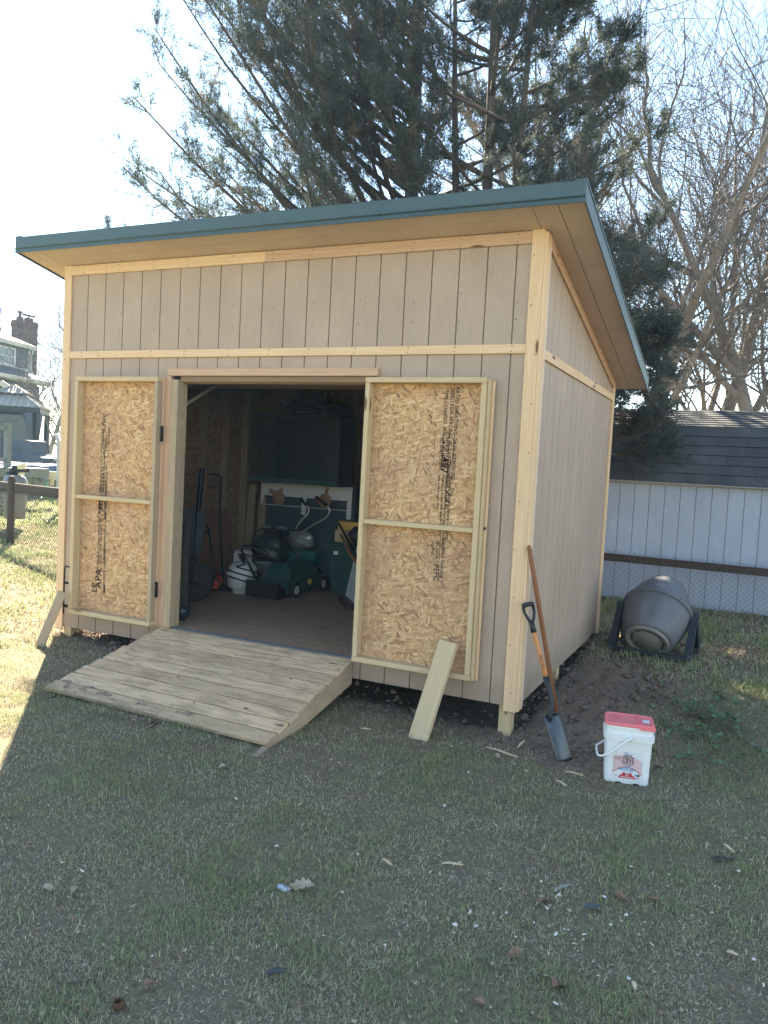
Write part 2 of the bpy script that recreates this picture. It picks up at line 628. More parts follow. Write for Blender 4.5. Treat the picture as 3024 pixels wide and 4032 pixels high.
# trim
tr = lambda *a, **k: None
def trim(x0, x1, y0, y1, z0, z1, mat=M_PINE, grain=None, name="trim_board"):
    m = MB(); m.box(x0, x1, y0, y1, z0, z1, grain, .0025); return part(name, m, mat, shed)
trim(-.089, .0005, -.019, -.0005, -.235, 3.036, grain=2, name="corner_board")
trim(.001, .020, -.019, .085, -.225, 3.020, grain=2, name="corner_board")
m = MB(); m.box(.0005, .017, .0855, .108, -.215, 3.012, 2); part("corner_edging", m, M_WHITE_EDGE, shed)
trim(XL, XL + .085, -.019, -.0005, -.235, 3.036, grain=2, name="corner_board")
trim(XL - .001, XL + .018, -.0003, .085, -.225, 3.015, grain=2, name="corner_board")
trim(.0005, .0185, DEPTH - .075, DEPTH - .0005, -.225, 2.404, grain=2, name="corner_board")
trim(.0002, .019, DEPTH, DEPTH + .019, -.225, 2.39, grain=2, name="corner_board")
# horizontal band and top band, in several lengths
for x0, x1 in ((XL + .0855, -3.905), (-3.903, -.0895)):
    trim(x0, x1, -.019, -.0005, 2.2195, 2.2815, grain=0, name="band_board")
for x0, x1 in ((XL + .0855, -3.83), (-3.828, -2.20), (-2.198, -.0895)):
    trim(x0, x1, -.019, -.0005, 2.948, 3.030, M_PINE_RED if x1 > -1 else M_PINE, grain=0, name="top_board")
m = MB(); m.box(.0005, .019, .109, DEPTH - .076, 2.196, 2.262, 1); part("band_board", m, M_PINE, shed)
m = MB()
ya, yb = .109, DEPTH - .02
m.prism([(ya, Z_TOPF - SLOPE * ya - .088), (yb, Z_TOPF - SLOPE * yb - .088), (yb, Z_TOPF - SLOPE * yb - .005), (ya, Z_TOPF - SLOPE * ya - .005)], (1, 0, 0), .018, (.0008, 0, 0), (0, 1, 0), (0, 0, 1))
part("top_board", m, M_PINE_RED, shed)
# nail heads on trim and siding
mb = MB(); mb.lathe([(0.0, .0015), (.0045, .001), (.0048, -.001)], Matrix.Rotation(R(90), 4, 'X'), 6, False)
NAIL = mb.build("nail_head", M_NAIL); NAILS = [NAIL]
def nail(x, z, y=-.0195, mesh=None, par=None, first=[True]):
    if first[0]:
        o = NAIL; first[0] = False
    else:
        o = NAIL.copy(); COL.objects.link(o)
    o.location = (x, y, z); attach(o, par or shed)
for k in range(10):
    nail(-.07 + random.uniform(-.01, .05), -.1 + k * .33); nail(XL + .03 + random.uniform(-.01, .03), -.1 + k * .33)
for k in range(11):
    x = -4.1 + k * .39 + random.uniform(-.03, .03)
    nail(x, 2.235); nail(x + .006, 2.268); nail(x, 2.965); nail(x + .004, 3.012)
    nail(x + .02, 2.60 + random.uniform(-.05, .05), -.0006); nail(x + .015, 2.45, -.0006)

# roof
X0R, X1R, Y0R, Y1R = -4.565, .315, -.335, 3.42
def rz(y): return Z_TOPF - SLOPE * y
roof = MB()
roof.prism([(Y0R + .02, rz(Y0R) + .012), (Y1R - .02, rz(Y1R) + .012), (Y1R - .02, rz(Y1R) + .115), (Y0R + .02, rz(Y0R) + .115)], (1, 0, 0), X1R - X0R - .04, (X0R + .02, 0, 0), (0, 1, 0), (0, 0, 1))
rf = part("roof", roof, M_ROOFDARK, shed)
for k in range(12):      # raised ribs of the metal sheets
    m = MB(); x = X0R + .2 + k * .4
    m.prism([(Y0R + .03, rz(Y0R) + .1155), (Y1R - .03, rz(Y1R) + .1155), (Y1R - .03, rz(Y1R) + .124), (Y0R + .03, rz(Y0R) + .124)], (1, 0, 0), .03, (x, 0, 0), (0, 1, 0), (0, 0, 1))
    part("roof_rib", m, M_ROOFMETAL, rf)
# front metal edge: profile pushed along x, two lengths with a joint
zb = rz(Y0R) - .022
prof = [(0, .128), (.05, .134), (.05, .130), (.004, .124), (.004, .044), (.012, .040), (.004, .034), (.004, .004), (-.004, -.003), (-.010, .002), (-.001, .008), (-.001, .034), (-.009, .040), (-.001, .046)]
for x0, x1 in ((X0R, -2.03), (-2.0275, X1R)):
    m = MB()
    m.prism([(-.002, .128), (-.002, .044), (-.012, .036), (-.002, .028), (-.006, 0), (.006, 0), (.008, .120), (.06, .130), (.06, .134), (.0, .134)], (1, 0, 0), x1 - x0, (x0, Y0R, zb), (0, 1, 0), (0, 0, 1))
    part("drip_edge", m, M_ROOFMETAL, rf)
m = MB(); m.box(X0R + .06, X1R - .03, Y0R + .009, Y0R + .026, zb + .006, zb + .118, 0); part("fascia_board", m, M_PINE_RED, shed)
# side edges
for X, sg in ((X1R, 1), (X0R, -1)):
    m = MB()
    for (h0, h1, off) in ((-.020, .016, .004), (.020, .105, .0)):
        m.prism([(Y0R, rz(Y0R) + h0), (Y1R, rz(Y1R) + h0), (Y1R, rz(Y1R) + h1), (Y0R, rz(Y0R) + h1)], (sg, 0, 0), .006 + off, (X - sg * .008, 0, 0), (0, 1, 0), (0, 0, 1))
    m.prism([(Y0R, rz(Y0R) + .106), (Y1R, rz(Y1R) + .106), (Y1R, rz(Y1R) + .121), (Y0R, rz(Y0R) + .121)], (-sg, 0, 0), .07, (X + sg * .003, 0, 0), (0, 1, 0), (0, 0, 1))
    part("rake_trim", m, M_ROOFMETAL, rf)
# soffit boards
def soff(x0, x1, y0, y1):
    m = MB()
    m.prism([(y0, rz(y0) - .004), (y1, rz(y1) - .004), (y1, rz(y1) + .008), (y0, rz(y0) + .008)], (1, 0, 0), x1 - x0, (x0, 0, 0), (0, 1, 0), (0, 0, 1))
    part("soffit_panel", m, M_SOFFIT_LIT, shed)
soff(XL + .0, -.03, Y0R + .027, -.165); soff(XL + .0, -.03, -.160, .005)
soff(-.026, .135, Y0R + .027, 2.50); soff(.140, X1R - .012, Y0R + .027, 2.50)
soff(-.026, .135, 2.504, Y1R - .03); soff(.140, X1R - .012, 2.504, Y1R - .03)
soff(X0R + .012, XL - .12, Y0R + .027, Y1R - .03); soff(XL - .116, XL - .004, Y0R + .027, Y1R - .03)
soff(XL, -.03, DEPTH + .002, Y1R - .03)

# posts, floor frame, floor
def post(x, y, z1=-.201):
    m = MB(); m.box(x - .045, x + .045, y - .045, y + .045, gz(x, y) - .25, z1, 2, .004); part("support_post", m, M_TREAT, shed)
for x in (-.082, -1.45, -2.9, XL + .11):
    for y in (.066, 1.5, 2.95): post(x, y)
m = MB()
for y0 in (.022, 1.02, 2.08, 3.10): m.box(XL + .04, -.03, y0, y0 + .04, -.198, -.06, 0)
part("floor_joist", m, M_TREAT_OLD, shed)
for x0, x1 in ((XL + .035, -2.885), (-2.882, -1.665), (-1.662, -.022)):
    for y0, y1 in ((.021, 1.24), (1.243, 2.46), (2.463, 3.14)):
        m = MB(); m.box(x0, x1, y0, y1, -.058, -.040, 0); part("floor_sheet", m, M_PLY, shed)

# inner sheathing, studs, loft, roof deck
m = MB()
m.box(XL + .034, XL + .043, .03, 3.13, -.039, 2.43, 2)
part("sheathing", m, M_OSB_SHADE, shed)
m = MB(); m.box(XL + .045, -.035, 3.115, 3.126, -.039, 2.40, 2); part("sheathing", m, M_OSB_SHADE, shed)
m = MB(); m.box(-.034, -.025, .03, 3.11, -.039, 2.41, 2); part("sheathing", m, M_OSB_SHADE, shed)
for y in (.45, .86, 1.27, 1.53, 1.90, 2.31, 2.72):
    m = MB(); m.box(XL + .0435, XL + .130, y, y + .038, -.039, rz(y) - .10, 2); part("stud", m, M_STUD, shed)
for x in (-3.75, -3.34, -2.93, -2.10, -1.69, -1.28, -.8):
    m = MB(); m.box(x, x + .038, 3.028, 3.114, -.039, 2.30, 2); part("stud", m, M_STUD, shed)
m = MB(); m.box(XL + .14, -.06, .10, 1.30, 2.10, 2.118, 0); part("loft_board", m, M_PLY, shed)
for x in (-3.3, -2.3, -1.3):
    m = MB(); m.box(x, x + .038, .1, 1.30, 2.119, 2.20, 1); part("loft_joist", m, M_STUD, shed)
# white diagonal brace inside the upper left of the doorway
m = MB(); m.bar((-3.24, .26, 1.80), (-3.38, .98, 2.098), .035, .016, (1, 0, 0)); part("diagonal_brace", m, m_wood("pale_brace", (.62, .56, .45), (.74, .68, .56)), shed)

# door frame
trim(-3.13, -3.0785, -.022, -.0005, -.05, 2.064, M_PINE_RED, 2, "door_trim")
trim(-3.078, -3.003, -.026, .10, -.05, 2.034, M_TREAT_OLD, 2, "jamb")
trim(-1.235, -1.199, -.022, .10, -.05, 2.034, M_TREAT_OLD, 2, "jamb")
trim(-3.115, -1.172, -.030, -.0005, 2.066, 2.124, M_PINE_RED, 0, "header_trim")
trim(-3.0025, -1.236, .002, .055, 2.020, 2.064, M_STUD, 0, "header")
trim(-3.0025, -1.236, .056, .099, 2.012, 2.098, M_PLY, 0, "header")
m = MB(); m.box(-3.0, -1.24, -.001, .0205, -.049, -.0395, 0); part("threshold", m, m_plain("blue_sill", (.07, .10, .13), .6), shed)


# doors: strand board inside faces out, framed by boards on edge
def door(x0, x1, hinge_left):
    z0, z1 = -.040, 2.047
    yF, yB = -.118, -.032
    m = MB(); m.box(x0 + .01, x1 - .01, -.0315, -.021, z0 + .01, z1 - .01, 2)
    d = part("door", m, M_OSB, shed, "open %s door, strand board side facing out" % ("left" if not hinge_left else "right"))
    m = MB()
    m.box(x0 + .002, x1 - .002, -.0205, -.0105, z0 + .004, z1 - .004, 2)
    part("outer_panel", m, M_SID, d)
    def rail(a, b, c, e, mat=M_TREAT, nm="rail", y0=yF, y1=yB, g=0):
        q = MB(); q.box(a, b, y0, y1, c, e, g, .004); part(nm, q, mat, d)
    rail(x0, x1, z1 - .038, z1)
    rail(x0, x1, z0, z0 + .038, y0=yF - .004)
    rail(x0 + .038, x1 - .038, .985, 1.020, y0=yF + .006)
    rail(x0 + .001, x0 + .037, z0 + .0385, z1 - .0385, nm="stile", g=2, y0=yF + .001)
    rail(x1 - .037, x1 - .001, z0 + .0385, z1 - .0385, nm="stile", g=2, y0=yF + .001, mat=M_TREAT if hinge_left else M_TREAT_OLD)
    return d
dl = door(-4.060, -3.137, False)
dr = door(-1.228, -.314, True)
# right door: extra outer boards that show past its stile
for (a, b, y0, y1, z0, z1) in ((-.3195, -.296, -.075, -.021, -.03, 2.035), (-.3195, -.282, -.052, -.0215, -.035, 2.04)):
    pass
m = MB(); m.box(-.3135, -.294, -.092, -.0215, -.045, 2.035, 2, .003); part("edge_board", m, M_TREAT, dr)
m = MB(); m.box(-.2935, -.277, -.045, -.0215, -.05, 2.03, 2, .003); part("edge_board", m, M_PINE, dr)
# torn tip of wood on the top rail and the little latch peg
m = MB(); m.blob((-.285, -.035, 1.02), .008, .03, .012, 3, .1, 8, 6); part("peg", m, M_BLACK, dr)
# left door: wide weathered edge, hinge strip, hinges
m = MB(); m.box(-3.1365, -3.122, -.060, -.001, -.04, 2.04, 2, .003); part("hinge_strip", m, M_PINE_RED, dl)
for z in (1.58, .27):
    m = MB()
    m.box(-3.134, -3.106, -.0665, -.0605, z - .065, z + .065, 2, .001)
    m.tube([(-3.119, -.069, z - .066), (-3.119, -.069, z + .066)], .007, 8)
    part("hinge", m, M_BLACK, dl)
for z in (1.58, .27):
    m = MB(); m.tube([(-1.2385, -.030, z - .06), (-1.2385, -.030, z + .06)], .007, 8); part("hinge", m, M_BLACK, dr)
# bent steel cane bolt at the left door's free side
m = MB()
m.tube([(-4.055, -.125, .372), (-4.10, -.125, .378), (-4.105, -.125, .368), (-4.108, -.125, .26), (-4.11, -.122, -.02), (-4.11, -.12, -.05)], .007, 8)
part("cane_bolt", m, M_BLACK, dl)
for z0, z1 in ((.215, .235), (.005, .03)):
    m = MB(); m.box(-4.122, -4.076, -.118, -.104, z0, z1, 0); part("bolt_bracket", m, M_BLACK, dl)


# printed mill stamps on the strand board
def stamp(door_o, x, z, txt, size, updir, sx=.95):
    size *= 1.18
    # text runs along updir (0,0,+-1)
    rgt = (0, 0, updir); up = (-updir, 0, 0)
    fontpart("printed_stamp", txt, size, (x, -.0325, z), rgt, up, M_INK, door_o, sx=sx, bold=.012)
L = [(-3.765, .20, "APA", .085), (-3.815, .16, "LP", .075), (-3.725, .17, "THE ENGINEERED WOOD ASSOCIATION", .022), (-3.80, .30, "RATED SHEATHING  24/16  EXPOSURE 1  7/16 CAT", .027),
     (-3.770, .42, "SIZED FOR SPACING  PS 2-10  THICKNESS 0.354 IN", .034), (-3.728, .42, "THIS SIDE DOWN  HUD-UM-40  15/32  MILL 457", .03),
     (-3.775, .89, "457", .06), (-3.80, .86, "STRENGTH AXIS", .030), (-3.735, .80, "THIS DIRECTION", .032),
     (-3.800, 1.05, "Read Application Instructions and Limited", .022), (-3.765, 1.05, "Warranty at the web site before purchasing", .024), (-3.74, 1.05, "or installing the product", .022),
     (-3.79, 1.46, "Certified", .036), (-3.745, 1.44, "SFI-00014", .024), (-3.72, 1.46, "CERTIFIED FIBER", .02), (-3.77, 1.63, "PEFC", .045)]
for x, z, tx, sz in L: stamp(dl, x, z, tx, sz, 1)
for x0, x1, z0, z1 in ((-3.815, -3.811, .82, 1.00), (-3.715, -3.712, .85, 1.02), (-3.735, -3.72, .165, .24), (-3.79, -3.786, 1.42, 1.62)):
    m = MB(); m.box(x0, x1, -.0324, -.0318, z0, z1, 2); part("printed_line", m, M_INK, dl)
Rr = [(-.560, 1.99, "RATED SHEATHING  24/16  EXPOSURE 1  7/16", .034), (-.597, 1.98, "SIZED FOR SPACING  PS 2-10  THICKNESS 0.354 IN", .034), (-.640, 1.97, "TYPE 1 CSA O325  HUD-UM-40  MILL 457", .028),
      (-.613, 1.68, "STRENGTH AXIS", .032), (-.655, 1.66, "THIS DIRECTION", .030), (-.640, 1.50, "457", .07),
      (-.572, 1.37, "Important: Before purchasing or installing", .024), (-.60, 1.37, "Read Application Instructions and Limited", .026), (-.628, 1.37, "Warranty at the web site or call first", .026), (-.655, 1.37, "www product support line", .02),
      (-.600, .92, "Certified Sourcing", .034), (-.645, .90, "SFI-00014", .028), (-.675, .90, "CERTIFIED", .022), (-.65, .735, "PEFC", .05)]
for x, z, tx, sz in Rr: stamp(dr, x, z, tx, sz, -1)
for x0, x1, z0, z1 in ((-.556, -.552, 1.50, 1.66), (-.700, -.697, 1.52, 1.68), (-.617, -.613, .76, .95)):
    m = MB(); m.box(x0, x1, -.0324, -.0318, z0, z1, 2); part("printed_line", m, M_INK, dr)
for dd, x, z in ((dr, -.595, 1.455), (dl, -3.755, 1.39)):
    m = MB()
    pts = [(x + .028 * math.cos(a), -.0322, z + .028 * math.sin(a)) for a in [2 * math.pi * k / 20 for k in range(21)]]
    m.tube(pts, .003, 4); part("printed_emblem", m, M_INK, dd)

# ------------------------------------------------------------------ ramp
M_RAMPS = [m_wood("weathered_ramp_board", (.62 * f, .42 * f, .245 * f), (.78 * f, .56 * f, .35 * f), weather=(.27, .185, .11), ring=.5, streak=18) for f in (1.0, .84, 1.06)]
ramp = thing("ramp", "weathered plank ramp sloping from the open doorway to the grass", "ramp", (-2.2, -.6, -.41))
XA0, XA1 = -3.09, -1.262      # at the sill
XB0, XB1 = -3.17, -1.262      # at the foot
NB = 9
YT, ZT, YF_, ZF = -.035, -.050, -1.175, -.350
ZFL = -.312           # the left side of the foot sits higher
for k in range(NB):
    t0 = k / NB; t1 = (k + 1) / NB - .013
    ya, yb = YT + (YF_ - YT) * t0, YT + (YF_ - YT) * t1
    za, zb_ = ZT + (ZF - ZT) * t0, ZT + (ZF - ZT) * t1
    la, lb2 = ZT + (ZFL - ZT) * t0, ZT + (ZFL - ZT) * t1
    tm = (t0 + t1) / 2
    x0 = XA0 + (XB0 - XA0) * tm + random.uniform(-.012, .012); x1 = XA1 + random.uniform(-.008, .010)
    m = MB()
    w = math.hypot(yb - ya, zb_ - za)
    m.bar((x0, (ya + yb) / 2, (la + lb2) / 2 - .014), (x1, (ya + yb) / 2 + random.uniform(-.002, .002), (za + zb_) / 2 - .014 + random.uniform(-.002, .002)), w, .027, (0, yb - ya, zb_ - za), .003)
    part("deck_board", m, M_RAMPS[(k * 2) % 3], ramp)
for x in (-3.02, -2.15, -1.30):
    m = MB()
    sl = (ZF - ZT) / (YF_ - YT)
    yy0, yy1 = -.022, YF_ - .09
    zt = lambda y: ZT + sl * (y - YT) - .029
    gl = gz(x, -1.0) - .03
    m.prism([(yy0, zt(yy0)), (yy1, zt(yy1)), (yy1 - .05, gl - .02), (YF_ + .15, gl - .02), (-.03, -.24), (yy0, -.24)], (1, 0, 0), .038, (x, 0, 0), (0, 1, 0), (0, 0, 1))
    part("stringer", m, M_TREAT_OLD, ramp)
mb = MB(); mb.lathe([(0, .0015), (.005, .0015), (.005, -.002)], Matrix(), 6, False)
SCREW = mb.build("screw_head", M_NAIL); sfirst = True
for k in range(NB):
    t = (k + .3) / NB
    for x in (-3.0, -2.14, -1.29):
        for dt in (0, .055):
            o = SCREW if sfirst else SCREW.copy()
            if not sfirst: COL.objects.link(o)
            sfirst = False
            o.location = (x + random.uniform(-.01, .01), YT + (YF_ - YT) * (t + dt), ZT + (ZF + (ZFL - ZF) * (-1.26 - x) / 1.9 - ZT) * (t + dt)); attach(o, ramp)
M_DIRT = m_plain("dark_dirt", (.03, .025, .02), .9)
for (x, t) in ((-1.78, .62), (-2.35, .58), (-1.55, .35), (-2.0, .80), (-2.75, .45), (-1.62, .74)):
    y = YT + (YF_ - YT) * t; z = ZT + (ZF + (ZFL - ZF) * (-1.26 - x) / 1.9 - ZT) * t + .001
    m = MB(); m.blob((x, y, z), random.uniform(.006, .013), random.uniform(.006, .014), .003, int(x * 100), .3, 10, 5)
    part("dirt_spot", m, M_DIRT, ramp)
M_MUD = m_plain("ramp_mud", (.27, .205, .15), .95, 0, .3, 40)
for k in range(16):
    x = -3.12 + abs(random.gauss(0, .5)); t = .95 - abs(random.gauss(0, .05))
    if x > -1.5: continue
    y = YT + (YF_ - YT) * t; z = ZT + (ZF + (ZFL - ZF) * (-1.26 - x) / 1.9 - ZT) * t - .001
    m = MB(); m.blob((x, y, z), random.uniform(.012, .05), random.uniform(.008, .025), .006, k + 50, .4, 12, 6); part("mud_patch", m, M_MUD, ramp)
# price tag stub on the corner of the top board
m = MB(); m.box(-1.262, -1.2585, -.10, -.045, -.085, -.060, 1); part("paper_tag", m, m_plain("blue_white_tag", (.35, .45, .55), .7, 0, .5, 120), ramp)

# ------------------------------------------------------------------ boards leaning on the doors
br = thing("leaning_board", "greenish flat board propped against the right door", "board", (-.55, -.4, -.42))
m = MB(); m.bar((-.556, -.415, -.435), (-.475, -.117, .212), .140, .038, (1, -.12, 0), .004); part("plank", m, M_TREAT, br)
bl = thing("leaning_post", "short split wooden post propped against the left door", "post", (-4.06, -.36, -.29))
m = MB()
d0, d1 = Vector((-4.085, -.40, gz(-4.06, -.4) - .01)), Vector((-4.085, -.165, .150))
m.bar(d0, d1, .078, .078, (1, -1, 0), .006); part("timber", m, M_TREAT_OLD, bl)

# ------------------------------------------------------------------ ground
def axis(lo, hi, a, b, fine, grow=1.22):
    v = list(np.arange(a, b + 1e-6, fine))
    s, x = fine, b
    while x < hi:
        s *= grow; x += s; v.append(min(x, hi))
    s, x = fine, a
    pre = []
    while x > lo:
        s *= grow; x -= s; pre.append(max(x, lo))
    return pre[::-1] + v

def soil_amount(x, y):
    """bare earth: a strip along the right wall, under the shed, at the ramp's foot"""
    n = .12 * math.sin(5.1 * x + 2.3 * y) + .10 * math.sin(8.7 * y - 3.9 * x) + .08 * math.sin(13 * x + 9 * y)
    v = 0.0
    if -4.4 < x < .1 and -.05 < y < 3.3: v = 1.0
    d = math.hypot(max(0, abs(x - .24) - .16), max(0, abs(y - 1.1) - 1.0)) / .75
    v = max(v, 1 - d + n)
    d = math.hypot(x + .2, y + .05) / .55
    v = max(v, 1 - d + n)
    d = math.hypot(max(0, abs(x + 3.0) - .35), (y + .98) * 2.0) / .34
    v = max(v, .9 - d + n)
    d = math.hypot(max(0, abs(x + 2.2) - 1.2), (y + .12) * 1.6) / .4
    v = max(v, .8 - d + n)
    return max(0.0, min(1.0, v))

GXA = axis(-70, 45, -5.2, 3.2, .065)
GYA = axis(-90, 110, -4.4, 5.6, .065)
gv, gf, soil = [], [], []
for y in GYA:
    for x in GXA:
        z = gz(x, y)
        s = soil_amount(x, y) if -6 < x < 4 and -5 < y < 6 else 0.0
        if -6 < x < 4 and -5 < y < 6:
            z += (.006 + .014 * s) * (math.sin(31 * x + 17 * y) * math.sin(23 * y - 11 * x)) + random.uniform(-1, 1) * (.003 + .014 * s)
            if -4.3 < x < 0 and .1 < y < 3.1: z -= .10
            if -3.25 < x < -1.2 and -1.3 < y < .1:
                z = min(z, -.05 + ((-.35 + .038 * (-1.26 - x) / 1.9) + .05) * (-.035 - y) / 1.14 - .045)
            if .02 < x < .6 and 0 < y < 2.2: z += .02 * s
        gv.append((x, y, z)); soil.append(s)
nx, ny = len(GXA), len(GYA)
for j in range(ny - 1):
    for i in range(nx - 1):
        gf.append((j * nx + i, j * nx + i + 1, (j + 1) * nx + i + 1, (j + 1) * nx + i))
me = bpy.data.meshes.new("lawn")
me.from_pydata(gv, [], gf)
at_ = me.attributes.new("soil", 'FLOAT', 'POINT')
at_.data.foreach_set("value", soil)
me.polygons.foreach_set("use_smooth", [True] * len(gf))
lawn = bpy.data.objects.new("lawn", me); COL.objects.link(lawn)
lawn['kind'] = 'structure'
t = NT("lawn_ground")
v = t.coord('Object')
n1 = t.noise(v, 2.2, 6, .6); n2 = t.noise(v, 38, 5, .7); n3 = t.noise(v, .7, 4, .6); n4 = t.noise(v, 120, 3, .7)
gr = t.ramp(n2, [(.30, (.075, .076, .040)), (.50, (.16, .15, .085)), (.68, (.30, .255, .155))])
dry = t.ramp(n4, [(.30, (.090, .070, .046)), (.55, (.21, .165, .11)), (.72, (.36, .30, .21))])
c = t.mix(t.gramp(n1, [(.40, .40), (.62, .70)]), gr, dry)
mud = t.ramp(n2, [(.3, (.11, .08, .056)), (.7, (.26, .195, .14))])
c = t.mix(t.gramp(t.noise(v, 3.3, 5, .65), [(.58, 0), (.70, .6)]), c, mud)
# far lawn is greener
sp = t.n('ShaderNodeSeparateXYZ'); t.l(t.coord('Object'), sp.inputs[0])
far = t.gramp(t.math('MULTIPLY', sp.outputs[0], -.1), [(.62, 0), (.92, 1)])
c = t.mix(far, c, t.ramp(n2, [(.3, (.10, .125, .03)), (.7, (.22, .235, .075))]))
back = t.gramp(t.math('MULTIPLY', sp.outputs[1], -.05), [(.27, 0), (.36, 1)])     # unseen lawn behind the camera, darkened to bounce less light
c = t.mix(back, c, t.ramp(n2, [(.3, (.035, .05, .02)), (.7, (.09, .105, .045))]))
at2 = t.n('ShaderNodeAttribute'); at2.attribute_name = "soil"
c = t.mix(t.gramp(at2.outputs['Fac'], [(.25, 0), (.65, 1)]), c, mud)
t.bump(t.mix(.4, n2, n4), .6, .02)
me.materials.append(t.fin(c, .95, 0, .1))

# clods of earth under and beside the shed
mb = MB()
for k in range(1100):
    x = random.uniform(-.15, .95); y = random.uniform(-.2, 2.6)
    if k > 950: x = random.uniform(-4.1, -.2); y = random.uniform(.0, .35)
    if soil_amount(x, y) < .45: continue
    r = random.uniform(.005, .018) * (2.0 if random.random() < .12 else 1)
    mb.blob((x, y, gz(x, y) + r * .3 + (.012 if x > 0 else -.0)), r, r * random.uniform(.6, 1), r * .6, k, .25, 7, 5, Matrix.Rotation(random.uniform(0, 6), 3, 'Z'))
o = mb.build("earth_clods", m_plain("brown_earth", (.16, .12, .09), .95, 0, .35, 60)); o['kind'] = 'stuff'

# ------------------------------------------------------------------ grass blades (nobody could count them)
def clump(x, y):
    return (np.sin(3.1 * x + 1.3 * y) * np.sin(2.3 * y - 1.7 * x) + .6 * np.sin(7.3 * x - 5.1 * y) * np.sin(6.1 * y + 4 * x) + .5 * np.sin(15 * x + 11 * y) * np.sin(13 * y - 9 * x))

def make_grass(name, n, x0, x1, y0, y1, hmin, hmax, wid, mat, keep, dens):
    x = rng.uniform(x0, x1, n); y = rng.uniform(y0, y1, n)
    d = np.hypot(x - CAM_P.x, y - CAM_P.y)
    k = rng.uniform(0, 1, n) < dens(x, y, d) * np.clip(.62 + .45 * np.sin(6.3 * x + 2 * y) * np.sin(5.7 * y - 3 * x) + .35 * np.sin(14 * x - 9 * y) * np.sin(12 * y + 8 * x), .18, 1)
    x, y = x[k], y[k]
    if keep is not None:
        k = np.array([rng.uniform() < keep(a, b) for a, b in zip(x, y)])
        x, y = x[k], y[k]
    n = len(x)
    z = np.array([gz(a, b) for a, b in zip(x, y)])
    d = np.hypot(x - CAM_P.x, y - CAM_P.y)
    cl = clump(x, y)
    green = 1 / (1 + np.exp(-(cl * 1.5 - .15 + rng.normal(0, .8, n))))
    h = rng.uniform(hmin, hmax, n) * (.55 + .75 * green)
    az = rng.uniform(0, 2 * np.pi, n)
    lean = np.clip(rng.normal(1.15, .35, n) - .45 * green, .1, 1.5)
    w = wid * rng.uniform(.6, 1.3, n) * (1 + .12 * d)
    dx, dy = np.cos(az), np.sin(az)
    px, py = -dy, dx
    tuft = (rng.uniform(0, 1, n) < .10) * (np.sin(19 * x + 7 * y) * np.sin(17 * y - 5 * x) > .25)
    h = np.where(tuft, h * 1.9, h); lean = np.where(tuft, lean * .5, lean); green = np.where(tuft, np.maximum(green, .7), green)
    curl = rng.uniform(-.22, .22, n)
    V = np.zeros((n, 5, 3))
    def setp(i, s, side, lift):
        ll = h * s
        ho = ll * np.sin(lean) ; ve = ll * np.cos(lean)
        V[:, i, 0] = x + dx * ho + px * (side * w + curl * h * s * s * .5)
        V[:, i, 1] = y + dy * ho + py * (side * w + curl * h * s * s * .5)
        V[:, i, 2] = z + ve + lift + .004
    setp(0, 0, -.5, 0); setp(1, 0, .5, 0)
    arc = h * .12 * np.sin(lean)
    setp(2, .55, .42, arc); setp(3, .55, -.42, arc)
    setp(4, 1.0, 0, -arc * .4)
    me = bpy.data.meshes.new(name)
    me.vertices.add(n * 5); me.vertices.foreach_set("co", V.reshape(-1))
    li = (np.arange(n)[:, None] * 5 + np.array([0, 1, 2, 3, 3, 2, 4])).reshape(-1)
    me.loops.add(n * 7); me.loops.foreach_set("vertex_index", li)
    me.polygons.add(n * 2)
    ls = (np.arange(n)[:, None] * 7 + np.array([0, 4])).reshape(-1)
    me.polygons.foreach_set("loop_start", ls)
    uvl = me.uv_layers.new(name="UVMap")
    tone = np.clip(rng.uniform(0, .44, n) + .56 * (green > .52) * rng.uniform(.75, 1, n), 0, 1)
    uv = np.zeros((n, 7, 2)); uv[:, :, 0] = tone[:, None]; uv[:, :, 1] = np.array([0, 0, .55, .55, .55, .55, 1])
    uvl.data.foreach_set("uv", uv.reshape(-1))
    me.update(calc_edges=True)
    me.validate()
    me.materials.append(mat)
    o = bpy.data.objects.new(name, me); COL.objects.link(o)
    o['kind'] = 'stuff'
    return o

t = NT("grass_blades")
tc = t.n('ShaderNodeTexCoord'); sp = t.n('ShaderNodeSeparateXYZ'); t.l(tc.outputs['UV'], sp.inputs[0])
c = t.ramp(sp.outputs[0], [(0.0, (.17, .13, .09)), (.12, (.36, .29, .20)), (.28, (.52, .44, .29)), (.44, (.70, .62, .44)), (.46, (.42, .40, .20)), (.72, (.29, .32, .14)), (1.0, (.19, .25, .105))])
t.l(c, t.b.inputs['Base Color'])
t.b.inputs['Roughness'].default_value = .7
t.b.inputs['Specular IOR Level'].default_value = .2
tl = t.n('ShaderNodeBsdfTranslucent'); t.l(c, tl.inputs[0])
mx = t.n('ShaderNodeMixShader'); mx.inputs[0].default_value = .25
t.l(t.b.outputs[0], mx.inputs[1]); t.l(tl.outputs[0], mx.inputs[2]); t.l(mx.outputs[0], t.out.inputs[0])
M_GRASS = t.m

